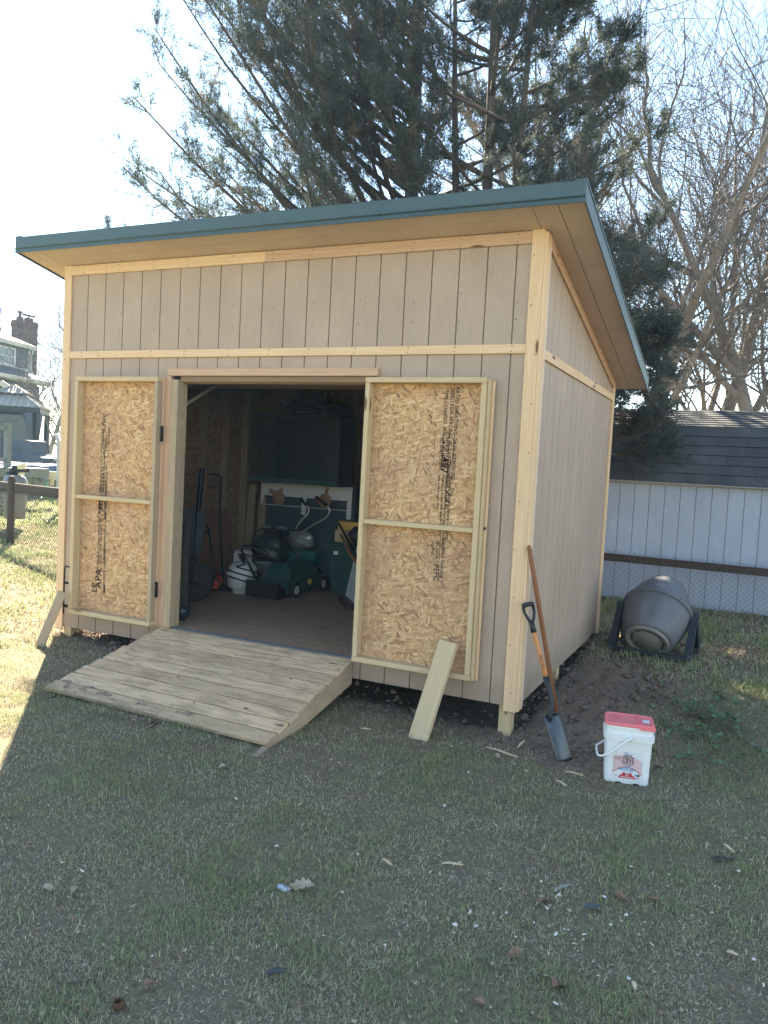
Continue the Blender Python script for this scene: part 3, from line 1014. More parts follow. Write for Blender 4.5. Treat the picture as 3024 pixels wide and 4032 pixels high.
def keep_grass(x, y):
    if -4.25 < x < -.05 and .12 < y < 3.1: return 0.0
    if -3.15 < x < -1.27 and -1.16 < y < .1: return 0.0
    s = soil_amount(x, y)
    return max(0.10, 1 - 0.95 * s)
make_grass("grass", 900000, -4.6, 3.4, -4.2, 2.2,  .010, .036, .0018, M_GRASS, keep_grass,
           lambda x, y, d: np.clip(3.4 / np.maximum(d, .5) ** 1.1, 0, 1) * (x < 1.34 + (y + 5.6) * .75 + .6))
make_grass("grass", 110000, -9.5, -4.2, -1.5, 4.5, .03, .075, .0035, M_GRASS, lambda x, y: 1.0, lambda x, y, d: (np.hypot(x + 4, y) < 9) * 1.0)
make_grass("grass", 70000, -.2, 4.5, 1.8, 5.2, .03, .08, .0035, M_GRASS, keep_grass, lambda x, y, d: 1.0 + 0 * x)
make_grass("grass", 40000, -19, -8, 1.5, 12.5, .04, .09, .010, M_GRASS, None, lambda x, y, d: (x * -.906 < 30) * 1.0)

# ------------------------------------------------------------------ small things lying on the grass
M_LEAF = m_plain("dry_leaf", (.24, .145, .085), .8, 0, .35, 60)
M_LEAF2 = m_plain("pale_dry_leaf", (.42, .32, .22), .8, 0, .25, 50)
M_CHIP = m_wood("fresh_splinter", (.56, .42, .26), (.70, .55, .36))
M_BARK = m_plain("grey_twig_bark", (.13, .105, .085), .9, 0, .35, 80)
M_SCRAP = m_plain("white_scraps", (.66, .60, .50), .85, 0, .12, 60)

def gpt(px, py, z0=-.41):
    z = z0
    for _ in range(12):
        d = FWD + RGT * ((px - 1512) / FPX) - UPV * ((py - 2016) / FPX)
        p = CAM_P + d * ((z - CAM_P.z) / d.z)
        z = gz(p.x, p.y)
    return Vector((p.x, p.y, z))

def leaf_mesh(name, px, py, L, Wd, lobes, mat, label, ang, group=None, lift=.014, curl=.25):
    c = gpt(px, py)
    rs = random.Random(int(px + py))
    n = 26
    pts = []
    for i in range(n + 1):
        s = i / n
        base = math.sin(math.pi * min(1, s * 1.02)) ** .75
        if lobes: base *= .45 + .55 * abs(math.sin(lobes * math.pi * s)) ** .8
        pts.append((s - .5, .5 * base * (1 + rs.uniform(-.12, .12))))
    verts, faces = [], []
    for i, (u, h) in enumerate(pts):
        for sg in (-1, 0, 1):
            z = curl * (h * 1.2) * abs(sg) * Wd + curl * Wd * .4 * math.sin(u * 5 + rs.uniform(-.1, .1))
            verts.append((u * L, sg * h * Wd * (1 + .1 * sg), z))
    for i in range(n):
        for k in (0, 1):
            a = i * 3 + k
            faces.append((a, a + 3, a + 4, a + 1))
    rt = Matrix.Rotation(ang, 4, 'Z') @ Matrix.Rotation(rs.uniform(-.25, .25), 4, 'X')
    M = Matrix.Translation(c + Vector((0, 0, lift))) @ rt
    mb = MB(); mb.add([M @ Vector(v) for v in verts], faces, None, True)
    mb.tube([M @ Vector((-.5 * L - .25 * L, 0, .0)), M @ Vector((-.5 * L, 0, 0)), M @ Vector((.3 * L, 0, .002))], .0014, 4)
    o = mb.build(name, mat)
    return tag(o, label, "leaf", group)
leaf_mesh("oak_leaf", 1185, 3502, .115, .075, 4.5, M_LEAF2, "large pale lobed oak leaf flat on the foreground grass", .5)
lv = [(1960, 2955 + 30, .06, .03, M_LEAF2, "small tan leaf beside the shovel blade"), (2568, 2960, .085, .05, M_LEAF, "folded brown leaf right of the white bucket"),
      (2622, 2823, .06, .035, M_LEAF2, "pale leaf on the grass behind the bucket"), (2590, 3025, .08, .045, M_LEAF, "dark brown leaf low beside the bucket's right edge"),
      (875, 3028, .05, .03, M_LEAF2, "pale curled leaf on the grass below the ramp's tip"), (835, 3143, .035, .02, M_LEAF2, "tiny buff leaf below the middle of the ramp"),
      (190, 3510, .05, .035, M_LEAF2, "cream broken leaf on the left foreground"), (290, 3512, .065, .028, M_LEAF2, "long whitish leaf on the left foreground grass"),
      (2140, 3562, .07, .04, M_LEAF, "upright brown leaf among the white scraps"), (2440, 3540, .08, .04, M_LEAF, "brown curled leaf right of the dark stone"),
      (2575, 3555, .06, .03, M_LEAF, "reddish brown leaf at the right of the scraps"), (2195, 3890, .065, .055, M_LEAF, "broad brown leaf at the bottom of the picture"),
      (1935, 3200, .05, .025, M_LEAF, "brown leaf on the open grass below the shovel"), (2830, 2545, .09, .06, M_LEAF2, "pale crumpled leaf near the chain link fence"),
      (2985, 2588, .08, .05, M_LEAF, "red brown leaf at the right edge by the fence"), (2030, 3770, .08, .04, M_LEAF, "dark brown leaf low in the foreground centre"),
      (590, 3890, .05, .03, M_LEAF, "small rusty leaf at the lower left"), (1880, 3960, .06, .03, M_LEAF, "narrow brown leaf at the bottom edge")]
for i, (px, py, L_, W_, m_, lb) in enumerate(lv):
    leaf_mesh("fallen_leaf", px, py, L_, W_, 0, m_, lb, random.uniform(0, 6.2), "fallen leaves on the grass", curl=.45)

def splinter(p0, p1, w, mat, label, name="wood_splinter", cat="splinter", grp="wood splinters on the grass", h=.012):
    a, b = gpt(*p0), gpt(*p1)
    a.z += h; b.z += h + .004
    d = b - a
    sd = Vector((-d.y, d.x, 0)).normalized()
    n = 7
    verts, faces = [], []
    rs = random.Random(int(p0[0]))
    for i in range(n + 1):
        s = i / n
        ww = w * .5 * (1 - abs(2 * s - 1) ** 3 * .75) * rs.uniform(.8, 1.15)
        c = a + d * s + Vector((0, 0, .004 * math.sin(s * 5)))
        for sg, dz in ((-1, 0), (1, 0), (1, .006), (-1, .006)):
            verts.append(c + sd * sg * ww + Vector((0, 0, dz)))
    for i in range(n):
        for k in range(4):
            k2 = (k + 1) % 4
            faces.append((i * 4 + k, i * 4 + k2, i * 4 + 4 + k2, i * 4 + 4 + k))
    faces += [(3, 2, 1, 0), tuple(n * 4 + k for k in range(4))]
    mb = MB(); mb.add(verts, faces)
    return tag(mb.build(name, mat), label, cat, grp)
splinter((1912, 2950), (2040, 2990), .016, M_CHIP, "long pale splinter lying left of the shovel blade")
splinter((2038, 2952), (2066, 2922), .014, M_CHIP, "short pale offcut standing between splinter and shovel")
splinter((2225, 3048), (2298, 3062), .015, M_CHIP, "pale wood sliver in front of the bucket's left side")
splinter((2188, 3082), (2232, 3104), .014, M_CHIP, "small wood sliver further in front of the bucket")
splinter((1738, 3412), (1822, 3416), .010, M_CHIP, "thin pale stick lying on the open grass")
splinter((2848, 3335), (2890, 3368), .016, M_CHIP, "slanting pale chip at the right of the lawn")
splinter((2860, 3762), (2906, 3774), .012, M_CHIP, "flat pale chip low at the right edge")
splinter((2490, 3880), (2503, 3912), .016, M_CHIP, "small upright yellow chip at the lower right")
splinter((1420, 2708 + 170), (1462, 2880), .014, M_CHIP, "small pale chip in the shade under the right door")
splinter((1504, 3398), (1542, 3420), .012, M_CHIP, "split pale chip right of the oak leaf", h=.016)
splinter((1050, 3850), (1130, 3832), .028, m_plain("slate_chip", (.06, .062, .065), .7), "dark flat bark chip in the foreground", "bark_chip", "chip")
splinter((2300, 3590), (2360, 3584), .035, m_plain("stone_chip", (.09, .095, .10), .7), "dark grey stone among the white scraps", "stone", "stone", h=.016)
splinter((2800, 3392), (2888, 3394), .025, m_plain("bark_dark", (.06, .05, .045), .8), "dark bark piece at the right of the lawn", "bark_chip", "chip")
splinter((2180, 3520), (2240, 3494), .012, m_plain("grey_stick", (.30, .29, .27), .8), "short grey stick above the white scraps", "stick", "stick")

def twig(pts, r, label):
    w_ = [gpt(*p) + Vector((0, 0, .014)) for p in pts]
    mb = MB(); mb.tube(w_, [r * (1 - .5 * i / (len(w_) - 1)) for i in range(len(w_))], 6)
    tag(mb.build("twig", M_BARK), label, "twig", "twigs on the grass")
twig([(225, 3885), (300, 3885), (370, 3870), (440, 3835), (490, 3800)], .004, "long curved grey twig at the lower left")
twig([(700, 3150), (780, 3155), (850, 3158)], .003, "thin twig lying below the ramp")
twig([(960, 3610), (1010, 3600), (1080, 3585)], .0035, "short dark twig just below and left of the oak leaf")
twig([(1880, 3790), (1950, 3830), (2060, 3840), (2160, 3862), (2220, 3900)], .0035, "long dark twig with a bend at the bottom of the lawn")
twig([(2540, 3165), (2640, 3158), (2730, 3148)], .003, "thin straight twig right of the bucket")
twig([(860, 3455), (900, 3470), (955, 3462)], .003, "thin twig on the grass above the oak leaf")
twig([(2330, 3812), (2420, 3770), (2540, 3718)], .003, "long thin twig right of the scraps")
# hollow nut shell
c = gpt(470, 3975); mb = MB()
mb.lathe([(.012, .026), (.017, .022), (.021, .012), (.019, 0), (.010, -.006), (.0, -.006)], Matrix.Translation(c + Vector((0, 0, .010))) @ Matrix.Rotation(.3, 4, 'X'), 14)
mb.lathe([(.012, .026), (.010, .012), (.0, .006)], Matrix.Translation(c + Vector((0, 0, .010))) @ Matrix.Rotation(.3, 4, 'X'), 14)
tag(mb.build("nut_shell", m_plain("nut_brown", (.09, .045, .025), .8)), "hollow dark nut shell at the bottom left of the grass", "nut shell")
# torn piece of clear plastic beside the oak leaf
c = gpt(1112, 3508); mb = MB(); mb.blob(c + Vector((0, 0, .012)), .024, .016, .010, 5, .5, 10, 6, None, 4)
tag(mb.build("plastic_scrap", m_plain("grey_plastic", (.45, .50, .55), .3)), "crumpled grey plastic scrap touching the oak leaf", "scrap")

# white shreds scattered around the lower right
mb = MB(); mb2 = MB(); mb3 = MB()
def flake(mb_, x, y, s, rise=.016):
    rs = random
    n = rs.choice((5, 6, 7))
    a0 = rs.uniform(0, 6)
    tilt = Matrix.Rotation(rs.uniform(-.5, .5), 3, 'X') @ Matrix.Rotation(rs.uniform(-.5, .5), 3, 'Y')
    el = rs.uniform(.3, 1)
    rot = Matrix.Rotation(rs.uniform(0, 6), 3, 'Z')
    c = Vector((x, y, gz(x, y) + rise))
    v = [c + rot @ (tilt @ Vector((s * math.cos(a0 + 6.283 * k / n) * rs.uniform(.5, 1.2), s * el * math.sin(a0 + 6.283 * k / n) * rs.uniform(.5, 1.2), rs.uniform(-.2, .2) * s))) for k in range(n)]
    mb_.add(v + [c + Vector((0, 0, s * .3))], [(k, (k + 1) % n, n) for k in range(n)])
for (cx_, cy_, sdx, sdy, nn) in ((2260, 3610, 260, 110, 75), (2420, 3690, 160, 80, 35), (2130, 3590, 130, 60, 30), (2000, 3300, 420, 220, 80), (2600, 3400, 260, 240, 80), (2450, 3800, 450, 150, 55), (900, 3500, 600, 260, 55), (1500, 3200, 500, 150, 35), (1950, 3000, 200, 60, 25)):
    for _ in range(int(nn * .5)):
        px, py = random.gauss(cx_, sdx), random.gauss(cy_, sdy)
        if py < 2720 or py > 4150 or px > 3150: continue
        p = gpt(px, py)
        if p.y > -.3 and p.x < .5: continue
        if -3.2 < p.x < -1.2 and p.y > -1.3: continue
        flake(mb, p.x, p.y, random.choice((.002, .003, .003, .004, .005, .006, .008, .010, .014)))
o = mb.build("white_scraps", M_SCRAP); o['kind'] = 'stuff'
for _ in range(1800):
    px, py = random.uniform(-100, 3124), random.uniform(2700, 4100)
    p = gpt(px, py)
    if (p.y > -.25 and p.x < .1) or (-3.2 < p.x < -1.2 and p.y > -1.25): continue
    flake(mb2 if random.random() < .6 else mb3, p.x, p.y, random.choice((.003, .004, .006, .008, .012)), .012)
o = mb2.build("leaf_litter", M_LEAF); o['kind'] = 'stuff'
o = mb3.build("leaf_litter", M_LEAF2); o['kind'] = 'stuff'

# ------------------------------------------------------------------ cut ivy heap at the right edge
M_IVY = m_plain("ivy_green", (.075, .14, .055), .45, 0, .4, 25)
hp = thing("ivy_heap", "heap of cut ivy and twigs with green leaves at the right edge", "cut ivy", gpt(2880, 2950))
mb = MB(); ml = MB()
def stemrun(p, d, L, r, leaves, up=.0):
    pts = [Vector(p)]; d = Vector(d).normalized()
    for k in range(7):
        d = (d + Vector((random.uniform(-.3, .3), random.uniform(-.3, .3), random.uniform(-.15, .15) + up))).normalized()
        q = pts[-1] + d * L / 7
        q.z = max(q.z, gz(q.x, q.y) + .012)
        pts.append(q)
    mb.tube(pts, [r * (1 - .09 * i) for i in range(8)], 5)
    for k in range(leaves):
        i = random.randrange(1, 8); q = pts[i]
        s = random.uniform(.013, .028)
        M = Matrix.Translation(q + Vector((random.uniform(-.03, .03), random.uniform(-.03, .03), random.uniform(0, .03)))) @ Matrix.Rotation(random.uniform(0, 6.28), 4, 'Z') @ Matrix.Rotation(random.uniform(-.9, .9), 4, 'X')
        v = [(-.2, 0, 0), (0, .75, .1), (.5, .55, .05), (1.3, 0, 0), (.5, -.55, .05), (0, -.75, .1)]
        ml.add([M @ Vector((a * s, b * s, c_ * s)) for a, b, c_ in v], [(0, 3, 2, 1), (0, 5, 4, 3)])
for k in range(34):
    px, py = random.gauss(2900, 110), random.gauss(2930, 75)
    p = gpt(px, py); p.z += random.uniform(.01, .09) * max(0, 1 - abs(px - 2950) / 260)
    a = random.uniform(0, 6.28)
    stemrun(p, (math.cos(a), math.sin(a), random.uniform(-.05, .45)), random.uniform(.25, .55), random.uniform(.0025, .005), 13)
for k in range(14):
    px, py = random.gauss(2720, 50), random.gauss(2840, 50)
    p = gpt(px, py); a = random.uniform(0, 6.28)
    stemrun(p, (math.cos(a), math.sin(a), .15), random.uniform(.15, .35), .0022, 9)
p = gpt(2720, 2800)
stemrun(p, (-.05, .05, 1), .36, .003, 16, .3)
part("stem", mb, M_BARK, hp); part("foliage", ml, M_IVY, hp)

# ------------------------------------------------------------------ spade with a D grip
def dep(P): return (Vector(P) - CAM_P).dot(FWD)
M_ORANGE = m_wood("orange_shaft", (.52, .20, .07), (.62, .27, .10), knots=False, ring=.2, rough=.45)
M_RUBBER = m_plain("black_plastic", (.016, .018, .021), .42, 0, .25)
M_STEEL = m_plain("worn_steel", (.11, .12, .13), .42, .75, .2, 14, dirt=(.10, .075, .055))
M_BROWNSHAFT = m_wood("brown_shaft", (.22, .09, .04), (.32, .14, .065), knots=False, ring=.3, rough=.5)
P0 = Vector((.060, -.050, .539)); PT = gpt(2225, 3003)
D0_, D1_ = dep(P0), dep(PT)
def sp_(px, py):
    t = (py - 2378) / (3003 - 2378)
    return at(px, py, D0_ + (D1_ - D0_) * t)
sho = thing("spade", "narrow bladed spade with orange shaft and black D grip leaning on the corner", "spade", PT)
m = MB()
m.tube([sp_(2098, 2478), sp_(2106, 2500), sp_(2130, 2590), sp_(2152, 2674)], [.0165, .0165, .0165, .0165], 12)
shaft = part("shaft", m, M_ORANGE, sho)
m = MB()
m.tube([sp_(2149, 2664), sp_(2158, 2700), sp_(2170, 2745), sp_(2174, 2775), sp_(2171, 2798), sp_(2166, 2818), sp_(2170, 2840)], [.020, .0195, .018, .016, .014, .013, .008], 12)
part("socket", m, M_RUBBER, sho)
m = MB()
m.tube([sp_(2102, 2492), sp_(2096, 2462), sp_(2090, 2446)], [.019, .0185, .017], 12)
m.tube([sp_(2092, 2455), sp_(2082, 2440), sp_(2066, 2415), sp_(2060, 2392)], [.012, .011, .010, .011], 10)
m.tube([sp_(2092, 2455), sp_(2101, 2438), sp_(2104, 2412), sp_(2099, 2384)], [.012, .011, .010, .011], 10)
m.tube([sp_(2057, 2388), sp_(2066, 2383), sp_(2090, 2377), sp_(2102, 2379)], [.015, .0165, .0165, .015], 12)
part("grip", m, M_RUBBER, sho)
# curved blade
ax = (sp_(2225, 3003) - sp_(2172, 2825)).normalized()
wd = (RGT - ax * RGT.dot(ax)).normalized()
nn_ = ax.cross(wd)
if nn_.dot(FWD) > 0: nn_ = -nn_
verts, faces = [], []
LB = (sp_(2225, 3003) - sp_(2172, 2815)).length
c0 = sp_(2170, 2812)
NU, NV = 10, 12
for side in (0, 1):
    for j in range(NV + 1):
        t_ = j / NV
        hw = .052 * (1 - .06 * t_) * (1 if t_ > .04 else .94)
        for i in range(NU + 1):
            u = i / NU * 2 - 1
            cup = .020 * (1 - u * u) * (1 - .55 * t_) - .016 * math.sin(math.pi * t_)
            verts.append(c0 + ax * (LB * t_ + .006 * (1 - abs(u)) * (t_ > .9)) + wd * u * hw - nn_ * cup - nn_ * (.003 if side else 0))
o1 = (NU + 1) * (NV + 1)
for j in range(NV):
    for i in range(NU):
        a = j * (NU + 1) + i
        faces.append((a, a + 1, a + NU + 2, a + NU + 1))
        faces.append((o1 + a, o1 + a + NU + 1, o1 + a + NU + 2, o1 + a + 1))
rim = [i for i in range(NU + 1)] + [j * (NU + 1) + NU for j in range(1, NV + 1)] + [NV * (NU + 1) + i for i in range(NU - 1, -1, -1)] + [j * (NU + 1) for j in range(NV - 1, 0, -1)]
for k in range(len(rim)):
    a, b = rim[k], rim[(k + 1) % len(rim)]
    faces.append((a, o1 + a, o1 + b, b))
m = MB(); m.add(verts, faces, None, True)
for sg in (-1, 1):
    m.tube([c0 + wd * sg * .050 - nn_ * .002, c0 + wd * sg * .022 - nn_ * .012], [.004, .006], 6)
part("blade", m, M_STEEL, sho)
mid0, mid1 = sp_(2112, 2527), sp_(2146, 2655)
al = (sp_(2146, 2655) - sp_(2112, 2527)).normalized()
tow = -FWD + RGT * .25
tow = (tow - al * tow.dot(al)).normalized()
upv = al.cross(tow)      # text baseline runs up the shaft
fontpart("printed_name", "TRUPER", .026, sp_(2140, 2632) + tow * .0172 + upv * -.006, -al, tow.cross(-al), M_BLACK, shaft)

# second long wooden handle standing behind the spade
PB = gpt(2202, 2868)
PTp = Vector((.030, -.048, .926))
lt = thing("long_handle", "long brown wooden tool handle leaning behind the orange spade", "tool handle", PB)
m = MB(); dd = PB - PTp
m.tube([PTp - dd.normalized() * .004, PTp + dd * .012, PTp + dd * .2, PTp + dd * .6, PTp + dd * .98], [.010, .0155, .0165, .0165, .0165], 12)
part("shaft", m, M_BROWNSHAFT, lt)

# ------------------------------------------------------------------ white bucket
M_WHITE = m_plain("white_plastic", (.78, .77, .75), .42, 0, .05, 6, dirt=(.52, .54, .54))
M_PINK = m_plain("pink_lid", (.82, .19, .195), .5, 0, .10, 9, dirt=(.72, .25, .24))
M_LABEL = m_plain("label_white", (.72, .70, .70), .5, 0, .04)
M_LABELP = m_plain("label_pink", (.66, .47, .46), .5, 0, .08, 14)
M_RED = m_plain("label_red", (.50, .03, .05), .5, 0, .12)
M_BLUE = m_plain("label_blue", (.10, .30, .55), .5, 0, .12)
M_DARKTXT = m_plain("label_black", (.015, .015, .02), .5)
bl0, bl1 = gpt(2378, 3076), gpt(2553, 3099)
bE = (bl1 - bl0); bE.z = 0; bW = bE.length; bE.normalize()
bB = Vector((-bE.y, bE.x, 0))
bD = .195
bZ = (bl0.z + bl1.z) / 2 - .004
bC = (bl0 + bl1) / 2 + bB * bD / 2; bC.z = bZ
def rr_loft(mb, rows, n=6, close=(True, True)):
    """rows: (half width, half depth, z, corner radius)"""
    rings = []
    for hw, hd, z, r in rows:
        ring = []
        for qx, qy, a0 in ((1, 1, 0), (-1, 1, 90), (-1, -1, 180), (1, -1, 270)):
            for k in range(n + 1):
                a = R(a0 + 90 * k / n)
                ring.append(bC + bE * (qx * (hw - r) + r * math.cos(a)) + bB * (qy * (hd - r) + r * math.sin(a)) + Vector((0, 0, z)))
        rings.append(ring)
    N = len(rings[0]); v = [p for rg in rings for p in rg]; f = []
    for i in range(len(rings) - 1):
        for k in range(N):
            k2 = (k + 1) % N
            f.append((i * N + k, i * N + k2, (i + 1) * N + k2, (i + 1) * N + k))
    if close[0]: f.append(tuple(range(N))[::-1])
    if close[1]: f.append(tuple((len(rings) - 1) * N + k for k in range(N)))
    mb.add(v, f)
bk_ = thing("bucket", "white rectangular plastic bucket with pink lid standing on the grass", "bucket", bC)
w2, d2 = bW / 2, bD / 2
m = MB()
rr_loft(m, [(w2 - .006, d2 - .006, 0, .03), (w2, d2, .008, .034), (w2 + .004, d2 + .004, .16, .036), (w2 + .008, d2 + .007, .270, .038), (w2 + .016, d2 + .014, .270, .042), (w2 + .018, d2 + .016, .268, .042), (w2 + .019, d2 + .017, .306, .042), (w2 + .016, d2 + .014, .308, .042), (w2 + .009, d2 + .008, .308, .04), (w2 + .009, d2 + .008, .334, .04),
            (w2 + .014, d2 + .012, .335, .042), (w2 + .014, d2 + .012, .341, .042), (w2 + .008, d2 + .007, .342, .04), (w2 + .008, d2 + .007, .352, .04)])
body = part("bucket_body", m, M_WHITE, bk_)
m = MB()
rr_loft(m, [(w2 + .013, d2 + .011, .352, .042), (w2 + .016, d2 + .014, .354, .044), (w2 + .016, d2 + .014, .366, .044), (w2 + .013, d2 + .011, .372, .042), (w2 + .002, d2 + .000, .372, .036), (w2 - .004, d2 - .006, .366, .034)])
lid = part("lid", m, M_PINK, bk_)
def bp(u, v, z): return bC + bE * u + bB * v + Vector((0, 0, z))
m = MB()
m.frame_box(bp(w2 - .070, 0, .371), bB, bE, (0, 0, 1), d2 + .008, .006, .004)
m.frame_box(bp(w2 - .026, -(d2 + .0135), .356), bE, bB, (0, 0, 1), .042, .004, .012)
part("hinge_ridge", m, M_PINK, lid)
m = MB(); m.frame_box(bp(w2 - .030, .0, .3672), bE, bB, (0, 0, 1), .020, .028, .0006); part("price_sticker", m, M_LABEL, lid)
# side blocks between the rim flanges and the bail
m = MB()
m.frame_box(bp(0, -(d2 + .0165), .289), bE, bB, (0, 0, 1), .042, .003, .018)
m.frame_box(bp(.004, -(d2 + .021), .289), bE, bB, (0, 0, 1), .010, .004, .010)
part("handle_boss", m, M_WHITE, bk_)
m = MB()
y0 = -(d2 + .030); y1 = d2 + .030
loop = [(.006, y0, .290), (-.020, y0, .272), (-.065, y0, .228), (-.115, y0 + .001, .185), (-.150, y0 + .006, .165), (-.170, y0 + .022, .160), (-.178, y0 + .05, .161), (-.180, 0, .164), (-.178, y1 - .05, .161), (-.150, y1 - .006, .165), (-.065, y1, .228), (.006, y1, .290)]
m.tube([bp(*q) for q in loop], .0065, 8)
for v_ in (y0, y1):
    m.lathe([(0, -.005), (.011, -.005), (.011, .005), (0, .005)], Matrix.Translation(bp(.006, v_, .290)) @ Matrix((( bE.x, 0, bB.x, 0), (bE.y, 0, bB.y, 0), (0, 1, 0, 0), (0, 0, 0, 1))), 14)
part("bail_handle", m, M_WHITE, bk_)
m = MB()
for u in (-.045, .055):
    m.prism([(-.022, .0), (.022, .0), (.014, .013), (-.014, .013)], bB, .004, bp(u, -(d2 + .0012), .001), bE, (0, 0, 1))
part("foot_notch_shade", m, M_RUBBER, bk_)  # dark inserts stand in for the shade in the foot gaps
# printed label, following the front face that leans slightly outwards
lean_ = .0045 / .16
def lb(u, z, o=.0016): return bp(u, -(d2 + .0005 + lean_ * z + o), z)
lup = Vector((0, 0, 1)) - bB * lean_
def lquad(pts, mat, nm, o):
    m_ = MB(); f_ = [lb(u, z, o) for u, z in pts]; b_ = [lb(u, z, o - .0004) for u, z in pts]
    n_ = len(pts)
    m_.add(f_ + b_, [tuple(range(n_)), tuple(range(n_, 2 * n_))[::-1]] + [(i, n_ + i, n_ + (i + 1) % n_, (i + 1) % n_) for i in range(n_)])
    return part(nm, m_, mat, lab)
m = MB(); pts = [(-.083, .035), (.083, .035), (.083, .205), (-.083, .205)]
f_ = [lb(u, z, .0012) for u, z in pts]; b_ = [lb(u, z, .0004) for u, z in pts]
m.add(f_ + b_, [(0, 1, 2, 3), (7, 6, 5, 4)] + [(i, 4 + i, 4 + (i + 1) % 4, (i + 1) % 4) for i in range(4)])
lab = part("label", m, M_LABEL, bk_)
arc = [(u, .112 - 6.0 * u * u) for u in np.linspace(-.083, .083, 13)]
top = [(u, .182 - 1.6 * (u + .02) ** 2 * 2) for u in np.linspace(.083, -.083, 9)]
lquad(arc + top, M_LABELP, "label_tint", .0016)
lquad([(u, z) for u, z in arc] + [(u, z - .005) for u, z in arc[::-1]], M_RED, "label_arc", .0020)
dome = [(u, .040 + .030 * math.sqrt(max(0, 1 - (u / .05) ** 2))) for u in np.linspace(-.05, .05, 13)]
lquad(dome[::-1], M_RED, "label_dome", .0020)
for u in (-.018, .020):      # two small red cats on the dome
    sg = 1 if u < 0 else -1
    q = [(u - .006, .066), (u + .007, .066), (u + .006, .073), (u + .003 * sg, .080), (u + .001 * sg, .077), (u - .002 * sg, .077), (u - .004 * sg, .080), (u - .004, .071), (u - .010 * sg, .077), (u - .009 * sg, .070)]
    lquad([(u - .007, .064), (u + .007, .064), (u + .006, .072), (u + .0035, .081), (u + .001, .076), (u - .001, .076), (u - .0035, .081), (u - .006, .072)], M_RED, "label_cat", .0020)
lquad([(.045, .058), (.057, .058), (.057, .072), (.045, .072)], M_BLUE, "label_square", .0020)
lquad([(.060, .058), (.072, .058), (.072, .072), (.060, .072)], M_DARKTXT, "label_square", .0020)
lquad([(-.020, .176), (.022, .176), (.022, .186), (-.020, .186)], M_DARKTXT, "label_bar", .0020)
lquad([(-.022, .112), (.000, .108), (.016, .116), (.020, .122), (.004, .118)], M_BLUE, "label_feather", .0024)
def ltxt(s_, size, u, z, mat, sx=1.0):
    fontpart("label_text", s_, size, lb(u, z, .0026), bE, lup, mat, lab, 'CENTER', .0002, sx, .022)
ltxt("PURINA", .0095, .001, .1775, M_LABEL, 1.1)
ltxt("TIDY", .028, .001, .154, M_DARKTXT, 1.05); ltxt("CATS", .028, .001, .133, M_DARKTXT, 1.05)
ltxt("CLUMPING LITTER", .007, .001, .124, M_DARKTXT)
ltxt("LightWeight", .021, -.002, .091, M_BLUE); ltxt("multi cat litter", .007, .006, .083, M_BLUE)
ltxt("24/7", .011, 0, .056, M_LABEL); ltxt("PERFORMANCE", .0105, 0, .045, M_LABEL)
ltxt("ODOR LOCK", .008, -.055, .160, M_DARKTXT); ltxt("protection", .008, -.055, .150, M_RED)
ltxt("NEW", .010, .062, .045, M_RED); ltxt("17 LB", .008, -.065, .050, M_DARKTXT)
ltxt("Glade", .011, -.01, .192, M_BLUE)

# ------------------------------------------------------------------ barrel tumbler on its stand
M_DRUM = m_plain("grey_drum", (.125, .128, .138), .50, 0, .14, 5, dirt=(.19, .19, .19), bump=.02)
M_DRUMLID = m_plain("tan_grey_lid", (.23, .215, .19), .55, 0, .12, 9, dirt=(.21, .19, .16))
M_STAND = m_plain("dark_stand", (.020, .026, .036), .5, 0, .3, 6)
DC = at(2588, 2412, 7.80)
aL = (at(2547, 2525, 7.58) - DC); aLn = aL.length; aL.normalize()
fL, fR = gpt(2395, 2566), gpt(2690, 2622)
pv = (fR - fL); pv.z = 0; pv.normalize()
bkd = Vector((-pv.y, pv.x, 0))
tum = thing("barrel_tumbler", "dark grey plastic barrel tumbler on a stand beside the chain link fence", "tumbler", (DC.x, DC.y, gz(DC.x, DC.y)))
def dframe(axis):
    z = axis; x = pv - z * pv.dot(z); x.normalize(); y = z.cross(x)
    return Matrix(((x.x, y.x, z.x, DC.x), (x.y, y.y, z.y, DC.y), (x.z, y.z, z.z, DC.z), (0, 0, 0, 1)))
MD = dframe(aL)
def ribbed(prof, n=60, amp=.010):
    verts, faces = [], []
    for (r, z, a) in prof:
        for k in range(n):
            th = 2 * math.pi * k / n
            c = math.cos(10 * th)
            rr = r * (1 + amp * a * (1 if c > .2 else -1 if c < -.2 else c / .2))
            verts.append(MD @ Vector((rr * math.cos(th), rr * math.sin(th), z)))
    m_ = len(prof)
    for i in range(m_ - 1):
        for k in range(n):
            k2 = (k + 1) % n
            faces.append((i * n + k, i * n + k2, (i + 1) * n + k2, (i + 1) * n + k))
    mb_ = MB(); mb_.add(verts, faces, None, True); return mb_
part("drum", ribbed([(.323, .012, 0), (.318, .05, .2), (.300, .16, .8), (.272, .26, 1), (.250, .335, 1), (.236, .356, .3), (.222, .364, 0), (.20, .367, 0), (0, .364, 0)]), M_DRUM, tum)
part("drum", ribbed([(0, -.365, 0), (.10, -.365, 0), (.165, -.352, 0), (.195, -.33, .6), (.235, -.26, 1), (.278, -.15, .9), (.305, -.05, .4), (.315, -.012, 0)]), M_DRUM, tum)
m = MB(); m.lathe([(.312, -.016), (.340, -.016), (.343, -.008), (.343, .010), (.338, .016), (.312, .016)], MD, 64)
for k in range(24):
    th = 2 * math.pi * k / 24
    e = MD.to_3x3() @ Vector((math.cos(th), math.sin(th), 0)); q = MD.to_3x3() @ Vector((-math.sin(th), math.cos(th), 0))
    m.frame_box(DC + e * .333 - aL * .022, e, q, aL, .009, .012, .008)
part("rim_flange", m, M_DRUM, tum)
